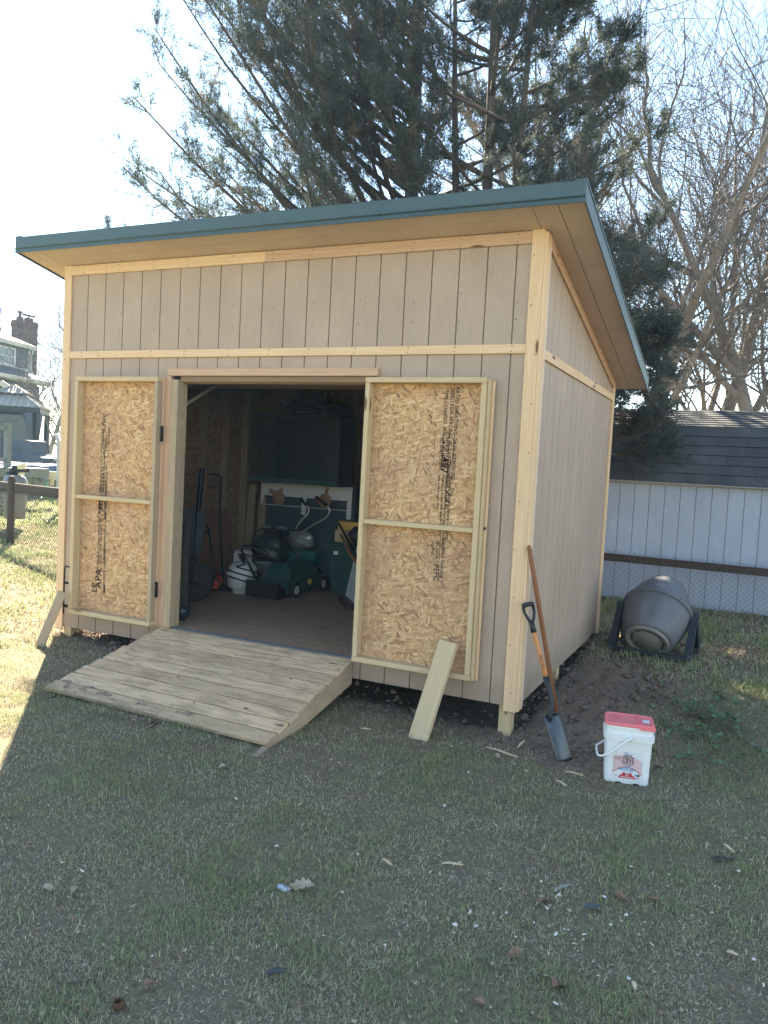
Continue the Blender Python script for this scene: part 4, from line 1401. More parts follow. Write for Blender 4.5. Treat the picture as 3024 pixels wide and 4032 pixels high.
m = MB(); m.lathe([(.212, .362), (.210, .384), (.204, .389), (.172, .389), (.168, .378), (.164, .372)], MD, 48)
m.lathe([(.0, .382), (.134, .382), (.138, .378), (.138, .368)], MD, 48)
for k in range(6):
    th = 2 * math.pi * (k + .3) / 6
    e = MD.to_3x3() @ Vector((math.cos(th), math.sin(th), 0)); q = MD.to_3x3() @ Vector((-math.sin(th), math.cos(th), 0))
    m.frame_box(DC + e * .154 + aL * .377, e, q, aL, .024, .012, .005)
m.lathe([(0, .384), (.006, .384), (.007, .380)], MD, 10)
part("lid", m, M_DRUMLID, tum)
gzc = gz(DC.x, DC.y) - .01
hpv = DC.z - gzc
for sg in (-1, 1):
    o_ = Vector((DC.x, DC.y, gzc)) + pv * (sg * .352) - pv * .03
    nm = "side_frame"
    m = MB()
    m.prism([(-.36, 0), (-.20, 0), (-.005, hpv - .03), (.035, hpv + .055), (-.045, hpv + .055), (-.075, hpv - .02)], pv, .06, o_, bkd, (0, 0, 1))
    m.prism([(.36, 0), (.24, 0), (-.004, hpv - .028), (.036, hpv + .02), (.07, hpv - .02)], pv, .05, o_ + pv * .005, bkd, (0, 0, 1))
    m.prism([(-.198, .0), (.238, .0), (.24, .035), (-.205, .035)], pv, .05, o_ + pv * .005, bkd, (0, 0, 1))
    part(nm, m, M_STAND, tum)
    m = MB(); m.frame_box(o_ + pv * .03 + Vector((0, 0, hpv + .05)), pv, bkd, (0, 0, 1), .04, .035, .02); part("pivot_cap", m, m_plain("dusty_cap", (.07, .085, .09), .6) if sg < 0 else bpy.data.materials["dusty_cap"], tum)
for bo, hh in ((-.335, .045), (.33, .04)):
    m = MB(); m.frame_box(Vector((DC.x, DC.y, gzc + hh / 2)) + bkd * bo, pv, bkd, (0, 0, 1), .33, .028, hh / 2); part("cross_bar", m, M_STAND, tum)

# ------------------------------------------------------------------ chain link fences
M_WIRE = m_plain("galvanised_wire", (.16, .165, .165), .5, .6, .3, 30)
M_WIRE_OLD = m_plain("dull_wire", (.085, .075, .055), .6, .3, .3, 30)
M_RUSTRAIL = m_wood("dark_brown_rail", (.055, .038, .030), (.095, .066, .050), knots=False, ring=.1)
M_REDRAIL = m_wood("worn_red_rail", (.036, .028, .021), (.065, .049, .036), weather=(.085, .045, .035), knots=False)
def chain_mesh(A, B, z0f, z1f, pitch, r, spikes=True):
    """diamond wire between A and B; z0f, z1f give bottom and top along 0..1"""
    mb = MB()
    L = (B - A).length; e = (B - A) / L; n = Vector((-e.y, e.x, 0))
    cols = int(L / pitch)
    for c in range(cols):
        s0 = c * pitch
        zt = z1f(s0 / L); zb_ = z0f(s0 / L)
        rows = int((zt - zb_) / (pitch * .5))
        for sgn in (0, 1):
            pts = []
            for k in range(rows + 1):
                odd = k % 2
                u = pitch * .5 if odd else (0.0 if sgn == 0 else pitch)
                pts.append(A.xy.to_3d() + e * (s0 + u) + n * (.004 if (k + sgn) % 2 else -.004) + Vector((0, 0, zt - k * pitch * .5)))
            if spikes: pts[0] = pts[0] + e * (.010 if sgn else -.010)
            mb.tube(pts, r, 3, False, False)
    return mb
fr = thing("chain_link_fence", "chain link fence with dark brown top rail in front of the pale shed", "fence", (1.0, 4.85, -.19))
A, B = Vector((-1.6, 4.85, 0)), Vector((4.2, 4.85, 0))
zr_ = lambda s: .468 - .010 * s * 3
part("wire_mesh", chain_mesh(A, B, lambda s: -.19, lambda s: zr_(s) + .035, .064, .0022), M_WIRE, fr)
m = MB(); m.bar((A.x, 4.885, zr_(0) - .047), (B.x, 4.885, zr_(1) - .047), .092, .038, (0, 0, 1)); part("top_rail", m, M_RUSTRAIL, fr)
for x in (-1.2, 3.1):
    m = MB(); m.box(x - .045, x + .045, 4.91, 5.0, -.35, .45, 2); part("fence_post", m, M_RUSTRAIL, fr)

fl = thing("chain_link_fence", "chain link fence with weathered brown rail and post on the left lawn", "fence", (-8.27, 2.79, 0))
PL = gpt(40, 2140)
eA = at(225, 1935, 10.5) - at(40, 1925, 11.3); eA.z = 0; eA.normalize()
A = PL - eA * 2.6; B = PL + eA * 3.6
zg = lambda s: gz(A.x + (B.x - A.x) * s, A.y + (B.y - A.y) * s)
ztop = at(225, 1905 + 14, 10.7).z
zpost = at(40, 1872, dep(PL)).z
zrl = at(70, 1921, dep(PL)).z
part("wire_mesh", chain_mesh(A, B, lambda s: PL.z + .01, lambda s: zrl - .02, .062, .0034, False), M_WIRE_OLD, fl)
nn2 = Vector((-eA.y, eA.x, 0))
for a_, b_ in ((A, PL - eA * .06), (PL + eA * .06, B)):
    m = MB(); m.bar((a_.x + nn2.x * .02, a_.y + nn2.y * .02, zrl), (b_.x + nn2.x * .02, b_.y + nn2.y * .02, zrl), .14, .035, (0, 0, 1)); part("top_rail", m, M_REDRAIL, fl)
m = MB()
m.tube([(PL.x, PL.y, PL.z - .2), (PL.x, PL.y, PL.z + .3), (PL.x, PL.y, zpost - .06), (PL.x, PL.y, zpost - .015), (PL.x, PL.y, zpost)], [.056, .054, .052, .044, .015], 10)
part("fence_post", m, M_REDRAIL, fl)

# ------------------------------------------------------------------ the pale shed behind the fence
M_PALE = m_siding("pale_blue_grey_siding", (.40, .44, .52), wear=(.55, .58, .64))
def m_shingle(name, c0, c1, c2):
    t = NT(name)
    v = t.coord('UV')
    bt = t.n('ShaderNodeTexBrick')
    t.l(v, bt.inputs[0])
    bt.inputs['Color1'].default_value = (*c0, 1); bt.inputs['Color2'].default_value = (*c1, 1); bt.inputs['Mortar'].default_value = (.008, .009, .010, 1)
    bt.inputs['Scale'].default_value = 1.0
    bt.inputs['Brick Width'].default_value = .30; bt.inputs['Row Height'].default_value = .125
    bt.inputs['Mortar Size'].default_value = .004; bt.inputs['Bias'].default_value = 0
    f = t.noise(v, 40, 5, .7)
    f2 = t.noise(v, 1.4, 4, .6)
    c = t.mix(t.gramp(f, [(.4, 0), (.7, .5)]), bt.outputs[0], c2)
    c = t.mix(t.gramp(f2, [(.45, 0), (.75, .5)]), c, tuple(x * 1.5 for x in c2))
    t.bump(f, .4, .004)
    return t.fin(c, .72, 0, .5)
M_SHING = m_shingle("slate_shingles", (.030, .034, .038), (.052, .056, .060), (.085, .086, .086))
ns = thing("garden_shed", "pale blue grey shed with dark barn shaped shingle roof behind the fence", "shed", (1.5, 6.4, -.21))
NX0, NX1, NY = -2.6, 5.2, 5.28
gsp = .184
m = MB(); g2 = MB()
k0 = 0
x = NX0
gx_ref = -.165
k = math.ceil((NX0 - gx_ref) / gsp)
edges = [NX0] + [gx_ref + j * gsp for j in range(k, 60) if NX0 + .02 < gx_ref + j * gsp < NX1 - .02] + [NX1]
for a, b in zip(edges[:-1], edges[1:]): m.box(a + .004, b - .004, NY, NY + .014, -.20, 1.36, 2)
g2.box(NX0 + .01, NX1 - .01, NY + .006, NY + .03, -.198, 1.358, 2)
wl_ = part("wall", m, M_PALE, ns); part("groove", g2, m_siding("pale_groove", (.20, .21, .24)), wl_)
m = MB(); m.box(NX0 + .01, NX1 - .01, NY + .04, NY + 2.2, -.15, 1.3, 0); part("wall", m, M_PALE, ns)
m = MB(); m.box(NX0, NX1, NY - .018, NY - .001, 1.352, 1.392, 0); m.box(NX0, NX1, NY - .016, NY - .001, -.235, -.195, 0); part("trim_board", m, m_plain("aged_trim", (.42, .38, .34), .7, 0, .15, 8, dirt=(.25, .21, .17)), ns)
def course_slope(p0, p1, n, nm, par):
    """courses of shingles between two (y, z) points, each lapping the one below"""
    y0, z0 = p0; y1, z1 = p1
    L = math.hypot(y1 - y0, z1 - z0); ey = Vector((0, (y1 - y0) / L, (z1 - z0) / L)); nz = Vector((0, -ey.z, ey.y))
    mb = MB()
    for j in range(n):
        s0, s1 = L * j / n, L * (j + 1) / n + .02
        for lift in (0,):
            a = Vector((0, y0, z0)) + ey * s0 + nz * .014; b = Vector((0, y0, z0)) + ey * s1 + nz * .002
            v = [Vector((NX0 - .1, 0, 0)) + a, Vector((NX1 + .1, 0, 0)) + a, Vector((NX1 + .1, 0, 0)) + b, Vector((NX0 - .1, 0, 0)) + b]
            lo = [q - nz * .013 for q in v]
            ou = random.uniform(0, 5)
            W_ = NX1 - NX0 + .2
            uv = [(ou, j * .125 + .002), (ou + W_, j * .125 + .002), (ou + W_, j * .125 + .125), (ou, j * .125 + .125)]
            mb.add(v + lo, [(0, 1, 2, 3), (0, 4, 5, 1)], [uv, [uv[0], uv[0], uv[1], uv[1]]])
    return part(nm, mb, M_SHING, par)
rfn = MB(); rfn.prism([(NY - .10, 1.385), (NY + .30, 2.09), (NY + 1.35, 2.395), (NY + 2.5, 2.05), (NY + 2.8, 1.39)], (1, 0, 0), NX1 - NX0 + .18, (NX0 - .09, 0, 0), (0, 1, 0), (0, 0, 1))
rr0 = part("roof", rfn, m_plain("roof_deck", (.05, .055, .06), .8), ns)
course_slope((NY - .125, 1.385), (NY + .285, 2.105), 6, "shingles", rr0)
course_slope((NY + .285, 2.105), (NY + 1.35, 2.405), 8, "shingles", rr0)
m = MB(); m.box(NX0 - .1, NX1 + .1, NY - .118, NY - .098, 1.372, 1.388, 0); part("drip_edge", m, M_PALE, rr0)
# dry leaves banked along the foot of the fence
mb = MB()
for _ in range(260):
    p = gpt(random.gauss(2900, 90), random.gauss(2565, 16)); flake(mb, p.x, p.y, random.choice((.012, .02, .028)), .02)
for _ in range(160):
    p = gpt(random.uniform(2380, 3050), 2440 + random.gauss(40, 12)); flake(mb, p.x, p.y, random.choice((.01, .016, .022)), .02)
o = mb.build("leaf_litter", M_LEAF); o['kind'] = 'stuff'

# ------------------------------------------------------------------ left background: pool, deck, gazebo, house
M_BLUEGREY = m_plain("blue_grey_clapboard", (.045, .06, .08), .6, 0, .12, 3)
M_WHT = m_plain("white_trim", (.46, .46, .46), .5, 0, .05)
M_GLASS = m_plain("window_glass", (.05, .065, .075), .08, 0, .3, 2, spec=.8)
M_GREYCOVER = m_plain("grey_cover", (.085, .095, .11), .75, 0, .15, 4, bump=.1)
pool = thing("swimming_pool", "above ground pool with grey wall under a dark blue winter cover", "pool", (-13.4, 9.5, .2))
pc = at(-180, 1920, 18.6); zt_ = at(150, 1852, 17.5).z; zb_ = gz(pc.x, pc.y) - .1
m = MB(); RP = 2.6
MP = Matrix.Translation((pc.x, pc.y, 0))
m.lathe([(RP, zb_), (RP, zt_)], MP, 48)
for k in range(24):
    th = 2 * math.pi * k / 24
    m.box(pc.x + RP * math.cos(th) - .04, pc.x + RP * math.cos(th) + .04, pc.y + RP * math.sin(th) - .04, pc.y + RP * math.sin(th) + .04, zb_, zt_ + .01, 2)
part("pool_wall", m, m_plain("mottled_pool_wall", (.26, .26, .24), .7, 0, .35, 6, dirt=(.13, .13, .12)), pool)
m = MB(); verts, faces = [], []
for j in range(9):
    for k in range(96):
        th = 2 * math.pi * k / 96
        r = (RP + .10) * (j / 6 if j <= 6 else 1.0) + (.03 * math.sin(k * 1.7) if j > 6 else 0)
        z = zt_ + .10 + .03 * math.sin(j * 2 + k * .9) if j < 6 else zt_ + .10 - (j - 6) * (.13 + .05 * math.sin(k * .8) + .03 * math.sin(k * 2.3))
        verts.append((pc.x + r * math.cos(th), pc.y + r * math.sin(th), z))
for j in range(8):
    for k in range(96):
        k2 = (k + 1) % 96; faces.append((j * 96 + k, j * 96 + k2, (j + 1) * 96 + k2, (j + 1) * 96 + k))
m.add(verts, faces, None, True)
part("winter_cover", m, m_plain("blue_tarp", (.014, .028, .085), .22, 0, .3, 8, bump=.3, spec=.7), pool)
m = MB(); c = at(206, 1868, 16.0); m.box(c.x - .09, c.x + .09, c.y - .06, c.y + .06, c.z - .10, c.z + .06, 2); m.box(c.x - .03, c.x + .03, c.y - .03, c.y + .03, c.z - .22, c.z - .10, 2)
part("skimmer_box", m, m_plain("beige_plastic", (.52, .45, .33), .5), pool)
m = MB(); m.tube([at(183, 1880, 16.0), at(184, 1930, 15.9), at(188, 1965, 15.8), at(170, 1950, 15.7), at(160, 1965, 15.6), at(178, 1955, 15.6), at(200, 1960, 15.6), at(210, 1985, 15.6)], .016, 6)
tag(m.build("garden_hose", m_plain("green_hose", (.05, .20, .14), .5)), "green garden hose hanging down the pool wall", "hose")
# ladder
lad = thing("pool_ladder", "white plastic pool ladder rail at the shed's left corner", "ladder", at(230, 1940, 15))
m = MB()
for dx in (0, 26):
    m.tube([at(212 + dx, 1716, 14.8), at(222 + dx, 1712, 14.8), at(229 + dx, 1735, 14.8), at(230 + dx, 1850, 14.8), at(229 + dx, 1990, 14.8)], .034, 8)
part("rail", m, M_WHT, lad)
for py in (1810, 1880, 1950):
    m = MB(); m.bar(at(216, py, 14.8), at(262, py + 2, 14.8), .12, .03, FWD); part("step", m, M_WHT, lad)
# sand filter
flt = thing("pool_filter", "round grey pool filter tank with black valve behind the fence post", "pool filter", at(60, 1985, 12.6))
c = at(60, 1905, 12.6)
m = MB(); m.lathe([(0, -.55), (.16, -.55), (.17, -.35), (.175, -.1), (.185, -.02), (.178, .05), (.15, .11), (.09, .145), (0, .15)], Matrix.Translation(c), 24); part("tank", m, m_plain("grey_tank", (.17, .18, .19), .4, 0, .06), flt)
m = MB(); m.lathe([(.05, .14), (.075, .15), (.075, .20), (.10, .205), (.10, .235), (.06, .25), (.06, .29), (0, .30)], Matrix.Translation(c), 16)
m.tube([c + Vector((0, 0, .22)), c + RGT * .22 + Vector((0, 0, .22))], .035, 10); m.tube([c + Vector((0, 0, .18)), c - RGT * .14 + Vector((0, 0, .18))], .03, 10)
part("valve", m, M_BLACK, flt)
m = MB(); q = c + RGT * .13 - FWD * .08 + Vector((0, 0, .27)); m.frame_box(q, RGT, FWD, UPV, .065, .003, .04); q2 = q + Vector((0, 0, -.12)); m.frame_box(q2, RGT, FWD, UPV, .05, .003, .022); part("paper_tag", m, m_plain("yellow_tag", (.62, .55, .30), .6), flt)
# deck railing
dk = thing("deck_railing", "sage grey deck railing and platform at the left edge of the picture", "railing", at(0, 1860, 15.2))
M_SAGE = m_plain("sage_vinyl", (.15, .17, .165), .55, 0, .06)
m = MB(); a = at(32, 1672, 15.2); b = at(32, 1846, 15.2); m.box(a.x - .05, a.x + .05, a.y - .05, a.y + .05, b.z, a.z, 2); m.box(a.x - .065, a.x + .065, a.y - .065, a.y + .065, a.z, a.z + .025, 0); part("railing_post", m, M_SAGE, dk)
eR = (at(-100, 1672, 14.6) - at(32, 1672, 15.2)); eR.z = 0; eR.normalize()
for py, h in ((1685, .09), (1812, .06)):
    m = MB(); z = at(32, py, 15.2).z; m.bar((a.x + eR.x * .051, a.y + eR.y * .051, z), (a.x + eR.x * 2.0, a.y + eR.y * 2.0, z), h, .05, (0, 0, 1)); part("rail", m, M_SAGE, dk)
for k in range(8):
    m = MB(); q = a + eR * (.13 + k * .13); m.box(q.x - .008, q.x + .008, q.y - .008, q.y + .008, at(32, 1812, 15.2).z, at(32, 1685, 15.2).z, 2); part("baluster", m, M_BLACK, dk)
m = MB(); z1_ = at(32, 1838, 15.2).z; q = a + eR * 1.0; m.frame_box((q.x + FWD.x * .6, q.y + FWD.y * .6, z1_ - .10), eR, Vector((-eR.y, eR.x, 0)), (0, 0, 1), 1.15, .65, .09); part("platform", m, M_SAGE, dk)
for s_ in (.2, 1.8):
    m = MB(); q = a + eR * s_ + FWD * .3; m.box(q.x - .05, q.x + .05, q.y - .05, q.y + .05, gz(q.x, q.y) - .1, z1_ - .19, 2); part("platform_leg", m, M_SAGE, dk)

# covered outdoor furniture
for (pa, pb, d, hh, lb_) in (((-40, 1790), (150, 1800), 20.5, .62, "long outdoor sofa under a grey cover beyond the pool"), ((172, 1770), (236, 1782), 20.0, .62, "square grey covered seat right of the gazebo post")):
    a_, b_ = at(*pa, d), at(*pb, d + .4)
    e = b_ - a_; e.z = 0; L_ = e.length; e.normalize(); nb = Vector((-e.y, e.x, 0))
    z0 = at(100, 1845, 20.5).z; mid = (a_ + b_) / 2
    th_ = thing("covered_sofa", lb_, "covered furniture", (mid.x, mid.y, z0 - .6))
    m = MB()
    zt2 = at(100, 1735, 20.5).z
    m.prism([(-.05, z0 - .7), (.95, z0 - .7), (.92, zt2 - .02), (.80, zt2 + .02), (.55, zt2 - .01), (.50, zt2 - .32), (.02, zt2 - .42)], e, L_, (a_.x, a_.y, 0), nb, (0, 0, 1))
    part("cover", m, M_GREYCOVER, th_)

# gazebo
M_GAZ = m_plain("charcoal_frame", (.014, .018, .024), .5, 0, .15)
M_GROOF = m_plain("tan_metal_roof", (.36, .33, .27), .38, .25, .06)
gaz = thing("gazebo", "charcoal garden gazebo with two tier ribbed metal roof", "gazebo", at(152, 1850, 22))
c0 = at(160, 1606, 22.0)
va = at(-60, 1597, 21.6) - c0; va.z = 0; va.normalize()
vb = Vector((va.y, -va.x, 0))
if vb.dot(FWD) < 0: vb = -vb
LA, LB_ = 1.62, 2.4
def tier(z0, z1, ins0, ins1, nm):
    c = lambda u, v, z: Vector((c0.x, c0.y, 0)) + va * u + vb * v + Vector((0, 0, z))
    lo = [c(ins0, ins0, z0), c(LA - ins0, ins0, z0), c(LA - ins0, LB_ - ins0, z0), c(ins0, LB_ - ins0, z0)]
    hi = [c(ins1, ins1, z1), c(LA - ins1, ins1, z1), c(LA - ins1, LB_ - ins1, z1), c(ins1, LB_ - ins1, z1)]
    m = MB(); m.add(lo + hi, [(0, 1, 5, 4), (1, 2, 6, 5), (2, 3, 7, 6), (3, 0, 4, 7), (4, 5, 6, 7), (3, 2, 1, 0)])
    tr_ = part(nm, m, M_GROOF, gaz)
    rb = MB()
    for i in range(4):
        a0, a1, b0, b1 = lo[i], lo[(i + 1) % 4], hi[i], hi[(i + 1) % 4]
        nr = max(3, int((a1 - a0).length / .15))
        for k in range(nr + 1):
            s = k / nr
            p = a0 + (a1 - a0) * s
            dirn = ((b0 + b1) / 2 - (a0 + a1) / 2)
            # rib runs square to the eave until it meets the hip
            tmax = min(1.0, s / max(1e-6, (b0 - a0).dot((a1 - a0).normalized()) / (a1 - a0).length), (1 - s) / max(1e-6, (a1 - b1).dot((a1 - a0).normalized()) / (a1 - a0).length))
            if tmax < .08: continue
            rb.bar(p + Vector((0, 0, .012)), p + dirn * tmax + Vector((0, 0, .012)), .035, .03, (a1 - a0))
        rb.bar(a0 + Vector((0, 0, .012)), b0 + Vector((0, 0, .012)), .06, .04, (a1 - a0))
    part("ribs", rb, M_GROOF, tr_)
ze = c0.z
tier(ze, at(166, 1563, 22.3).z, 0, .46, "roof")
tier(at(168, 1556, 22.4).z, at(172, 1526, 22.6).z, .40, .78, "roof")
m = MB()
for u, v in ((.50, .50),):
    p = c0 + va * (LA / 2) + vb * (LB_ / 2); m.frame_box((p.x, p.y, at(166, 1560, 22.3).z), va, vb, (0, 0, 1), LA / 2 - .47, LB_ / 2 - .47, .05)
part("vent_box", m, M_GAZ, gaz)
m = MB()
for (u0, v0, u1, v1) in ((.06, .06, LA - .06, .06), (.06, .10, .06, LB_ - .06), (LA - .06, .10, LA - .06, LB_ - .06), (.1, LB_ - .06, LA - .1, LB_ - .06)):
    p, q = c0 + va * u0 + vb * v0, c0 + va * u1 + vb * v1
    m.bar((p.x, p.y, ze - .075), (q.x, q.y, ze - .075), .14, .07, (0, 0, 1))
part("beam", m, M_GAZ, gaz)
for u, v in ((.1, .1), (LA - .1, .1), (.1, LB_ - .1), (LA - .1, LB_ - .1)):
    p = c0 + va * u + vb * v; m = MB(); m.box(p.x - .06, p.x + .06, p.y - .06, p.y + .06, gz(p.x, p.y) - .2, ze - .146, 2)
    for sg in (1, -1):
        pass
    part("post", m, M_GAZ, gaz)
p = c0 + va * .1 + vb * .1
m = MB(); m.bar((p.x + va.x * .06, p.y + va.y * .06, ze - .62), (p.x + va.x * .42, p.y + va.y * .42, ze - .15), .06, .05, (0, 0, 1)); m.bar((p.x + vb.x * .06, p.y + vb.y * .06, ze - .62), (p.x + vb.x * .42, p.y + vb.y * .42, ze - .15), .06, .05, (0, 0, 1))
part("knee_brace", m, M_GAZ, gaz)
for dv in (va, vb):
    m = MB()
    q = p + dv * .13
    m.tube([(q.x + dv.x * .10, q.y + dv.y * .10, ze - .15), (q.x + dv.x * .05, q.y + dv.y * .05, ze - .5), (q.x, q.y, ze - .85), (q.x - dv.x * .02, q.y - dv.y * .02, ze - 1.0), (q.x, q.y, ze - 1.15), (q.x + dv.x * .02, q.y + dv.y * .02, ze - 1.9)], [.14, .10, .06, .045, .06, .09], 9)
    part("curtain", m, M_GREYCOVER, gaz)

# house
hs = thing("house", "blue grey neighbour house with white trim and tall brick chimney", "house", at(60, 1800, 28))
e0, e1 = at(0, 1342, 27.0), at(127, 1374, 28.8)
he = e1 - e0; he.z = 0; he.normalize()
hn = Vector((he.y, -he.x, 0))
if hn.dot(CAM_P - e0) < 0: hn = -hn
def hp_(origin, u, n_, z): return Vector((origin.x, origin.y, 0)) + he * u + hn * n_ + Vector((0, 0, z))
Dr = at(116, 1400, 28.6)
zde, zdb = at(122, 1376, 28.6).z, at(115, 1474, 28.6).z
def hbox(mb, o, u0, u1, n0, n1, z0, z1):
    mb.frame_box(hp_(o, (u0 + u1) / 2, (n0 + n1) / 2, (z0 + z1) / 2), he, hn, (0, 0, 1), abs(u1 - u0) / 2, abs(n1 - n0) / 2, abs(z1 - z0) / 2)
def clap(o, u0, u1, n0, z0, z1):
    mb = MB(); k = 0; z = z0
    while z < z1 - .02:
        hbox(mb, o, u0, u1, n0 - .04 + .0, n0 + (.012 if k % 2 else .012), z, min(z + .105, z1)); z += .11; k += 1
    return mb
m = clap(Dr, -6, 0, 0, zdb, zde - .02); hbox(m, Dr, -6, -.01, -3.5, -.05, zdb, zde - .02); dm = part("dormer_wall", m, M_BLUEGREY, hs)
m = MB(); hbox(m, Dr, -6, .22, .02, .16, zde - .02, zde + .13); part("gutter", m, M_WHT, hs)
m = MB(); m.prism([(.20, zde + .10), (-1.7, zde + .75), (-3.4, zde + .10)], he, 6.2, hp_(Dr, -6, 0, 0), hn, (0, 0, 1)); part("roof", m, M_SHING, hs)
m = MB(); hbox(m, Dr, -.12, -.0, .015, .03, zdb, zde); hbox(m, Dr, -6, 0, .013, .035, zdb - .02, zdb + .16); part("trim_board", m, M_WHT, hs)
m = MB(); m.tube([hp_(Dr, .05, .12, zde - .02), hp_(Dr, .0, .06, zde - .2), hp_(Dr, -.02, .06, zdb + .15), hp_(Dr, .02, .14, zdb + .02)], .045, 8); part("downspout", m, M_WHT, hs)
u_ = -.95
m = MB(); w0, w1 = u_ - 1.0, u_ + .0
za, zb2 = zdb + .16, zde - .10
hbox(m, Dr, w0 - .08, w1 + .10, .014, .05, zb2 - .06, zb2); hbox(m, Dr, w0 - .08, w1 + .10, .014, .05, za, za + .06); hbox(m, Dr, w1, w1 + .10, .014, .05, za, zb2); hbox(m, Dr, w0 - .08, w0, .014, .05, za, zb2); hbox(m, Dr, w0, w1, .014, .04, (za + zb2) / 2 - .02, (za + zb2) / 2 + .02)
wn_o = part("window", m, M_WHT, hs); m = MB(); hbox(m, Dr, w0, w1, .012, .018, za, zb2); part("pane", m, M_GLASS, wn_o)
# main storey with its eave
Er = at(205, 1522, 28.4); zee = at(205, 1519, 28.4).z
m = clap(Er, -7, -.25, -.35, gz(Er.x, Er.y) - .3, zee - .05); part("wall", m, M_BLUEGREY, hs)
m = MB(); hbox(m, Er, -7, -.26, -5, -.40, gz(Er.x, Er.y) - .3, zee - .05); part("wall", m, M_BLUEGREY, hs)
m = MB(); hbox(m, Er, -7, 0, -.02, .12, zee - .02, zee + .10); hbox(m, Er, -7, -.02, -.36, -.02, zee - .03, zee); part("gutter", m, M_WHT, hs)
m = MB(); tp = zee + 1.05
m.add([hp_(Er, -7, .05, zee + .08), hp_(Er, .0, .05, zee + .08), hp_(Er, -1.0, -2.2, tp), hp_(Er, -7, -2.2, tp), hp_(Er, 0, -5, zee + .08), hp_(Er, -1.0, -3.0, tp)], [(0, 1, 2, 3), (1, 4, 5, 2)],
      [[(0, 0), (7, 0), (6, 2.4), (0, 2.4)], [(0, 0), (5, 0), (3.2, 1.6), (2.2, 1.6)]])
part("roof", m, M_SHING, hs)
# porch gable with white rake board
Gp = at(0, 1560, 25.5); zg0, zg1 = at(60, 1572, 25.5).z, at(-20, 1492, 25.5).z
m = MB(); m.prism([(-2.6, zg0), (1.05, zg0), (-.35, zg1 - .1)], hn, .3, hp_(Gp, 0, -.3, 0), he, (0, 0, 1)); part("porch_gable", m, M_BLUEGREY, hs)
m = MB(); m.bar(hp_(Gp, -.45, .06, zg1), hp_(Gp, 1.3, .06, zg0 - .02), .16, .05, (0, 0, 1)); m.bar(hp_(Gp, -2.6, .05, zg0 - .05), hp_(Gp, 1.0, .05, zg0 - .05), .16, .06, (0, 0, 1)); part("rake_board", m, M_WHT, hs)
Wd = at(60, 1680, 27.6)
for u0, u1 in ((-1.95, -1.15), (-.95, .0), (.15, .9)):
    m = MB(); zA, zB = at(60, 1745, 27.6).z, at(60, 1618, 27.6).z
    hbox(m, Wd, u0 - .14, u1 + .14, .02, .08, zB, zB + .08); hbox(m, Wd, u0 - .14, u0, .02, .08, zA, zB); hbox(m, Wd, u1, u1 + .14, .02, .08, zA, zB); hbox(m, Wd, u0, u1, .02, .07, zB - .26, zB - .20); hbox(m, Wd, u0, u1, .02, .07, zA + .25, zA + .33)
    w_ = part("window", m, M_WHT, hs); m = MB(); hbox(m, Wd, u0, u1, .015, .03, zA, zB); part("pane", m, M_GLASS, w_)
# chimney
t = NT("dark_brick"); v = t.coord('UV'); bt = t.n('ShaderNodeTexBrick'); t.l(v, bt.inputs[0])
bt.inputs['Color1'].default_value = (.085, .036, .028, 1); bt.inputs['Color2'].default_value = (.15, .068, .052, 1); bt.inputs['Mortar'].default_value = (.12, .105, .095, 1)
bt.inputs['Scale'].default_value = 1; bt.inputs['Brick Width'].default_value = .22; bt.inputs['Row Height'].default_value = .075; bt.inputs['Mortar Size'].default_value = .008
M_BRICK = t.fin(t.mix(t.gramp(t.noise(v, 5, 4), [(.4, 0), (.7, .5)]), bt.outputs[0], (.07, .045, .04)), .85)
ca, cb_ = at(46, 1260, 30.0), at(150, 1264, 30.4)
ce = cb_ - ca; ce.z = 0; cw = ce.length; ce.normalize(); cn = Vector((-ce.y, ce.x, 0))
cc = (ca + cb_) / 2 + cn * .35; zc1 = at(100, 1264, 30.2).z; zc0 = at(100, 1500, 30.2).z - 1.5
m = MB(); m.frame_box((cc.x, cc.y, (zc0 + zc1) / 2), ce, cn, (0, 0, 1), cw / 2, .35, (zc1 - zc0) / 2, grain=0); m.frame_box((cc.x, cc.y, zc1 - .12), ce, cn, (0, 0, 1), cw / 2 + .03, .38, .05, grain=0)
ch = part("chimney", m, M_BRICK, hs)
for u, w_, h_ in ((-.17, .13, .16), (.14, .16, .16)):
    m = MB(); m.frame_box(cc + ce * u + Vector((0, 0, zc1 - cc.z + h_ / 2)), ce, cn, (0, 0, 1), w_, .2, h_ / 2)
    if u < 0: m.lathe([(.06, h_), (.06, h_ + .17), (.10, h_ + .18), (.11, h_ + .24), (0, h_ + .25)], Matrix.Translation((cc + ce * u).xy.to_3d() + Vector((0, 0, zc1))), 10)
    else:
        m.lathe([(.03, h_), (.03, h_ + .10)], Matrix.Translation((cc + ce * u).xy.to_3d() + Vector((0, 0, zc1))), 8)
        m.frame_box(cc + ce * u + Vector((0, 0, zc1 - cc.z + h_ + .11)), (ce + Vector((0, 0, -.12))).normalized(), cn, (0, 0, 1), .24, .2, .012)
    part("flue", m, M_BRICK, ch)
# string lights from the gable to the gazebo
sl = thing("string_lights", "string of white bulb lights running from the house to the gazebo", "string lights", at(60, 1545, 24))
m = MB(); a_, b_ = at(5, 1495, 25.4), at(118, 1538, 22.6)
pts = [a_ + (b_ - a_) * s - Vector((0, 0, .10 * math.sin(math.pi * s))) for s in np.linspace(0, 1, 9)]
m.tube(pts, .010, 4); part("cable", m, M_WHT, sl)
for i in (2, 4, 6):
    m = MB(); m.blob(pts[i] - Vector((0, 0, .13)), .05, .05, .06, 1, 0, 10, 8); m.tube([pts[i], pts[i] - Vector((0, 0, .08))], .012, 5); part("bulb", m, M_WHT, sl)
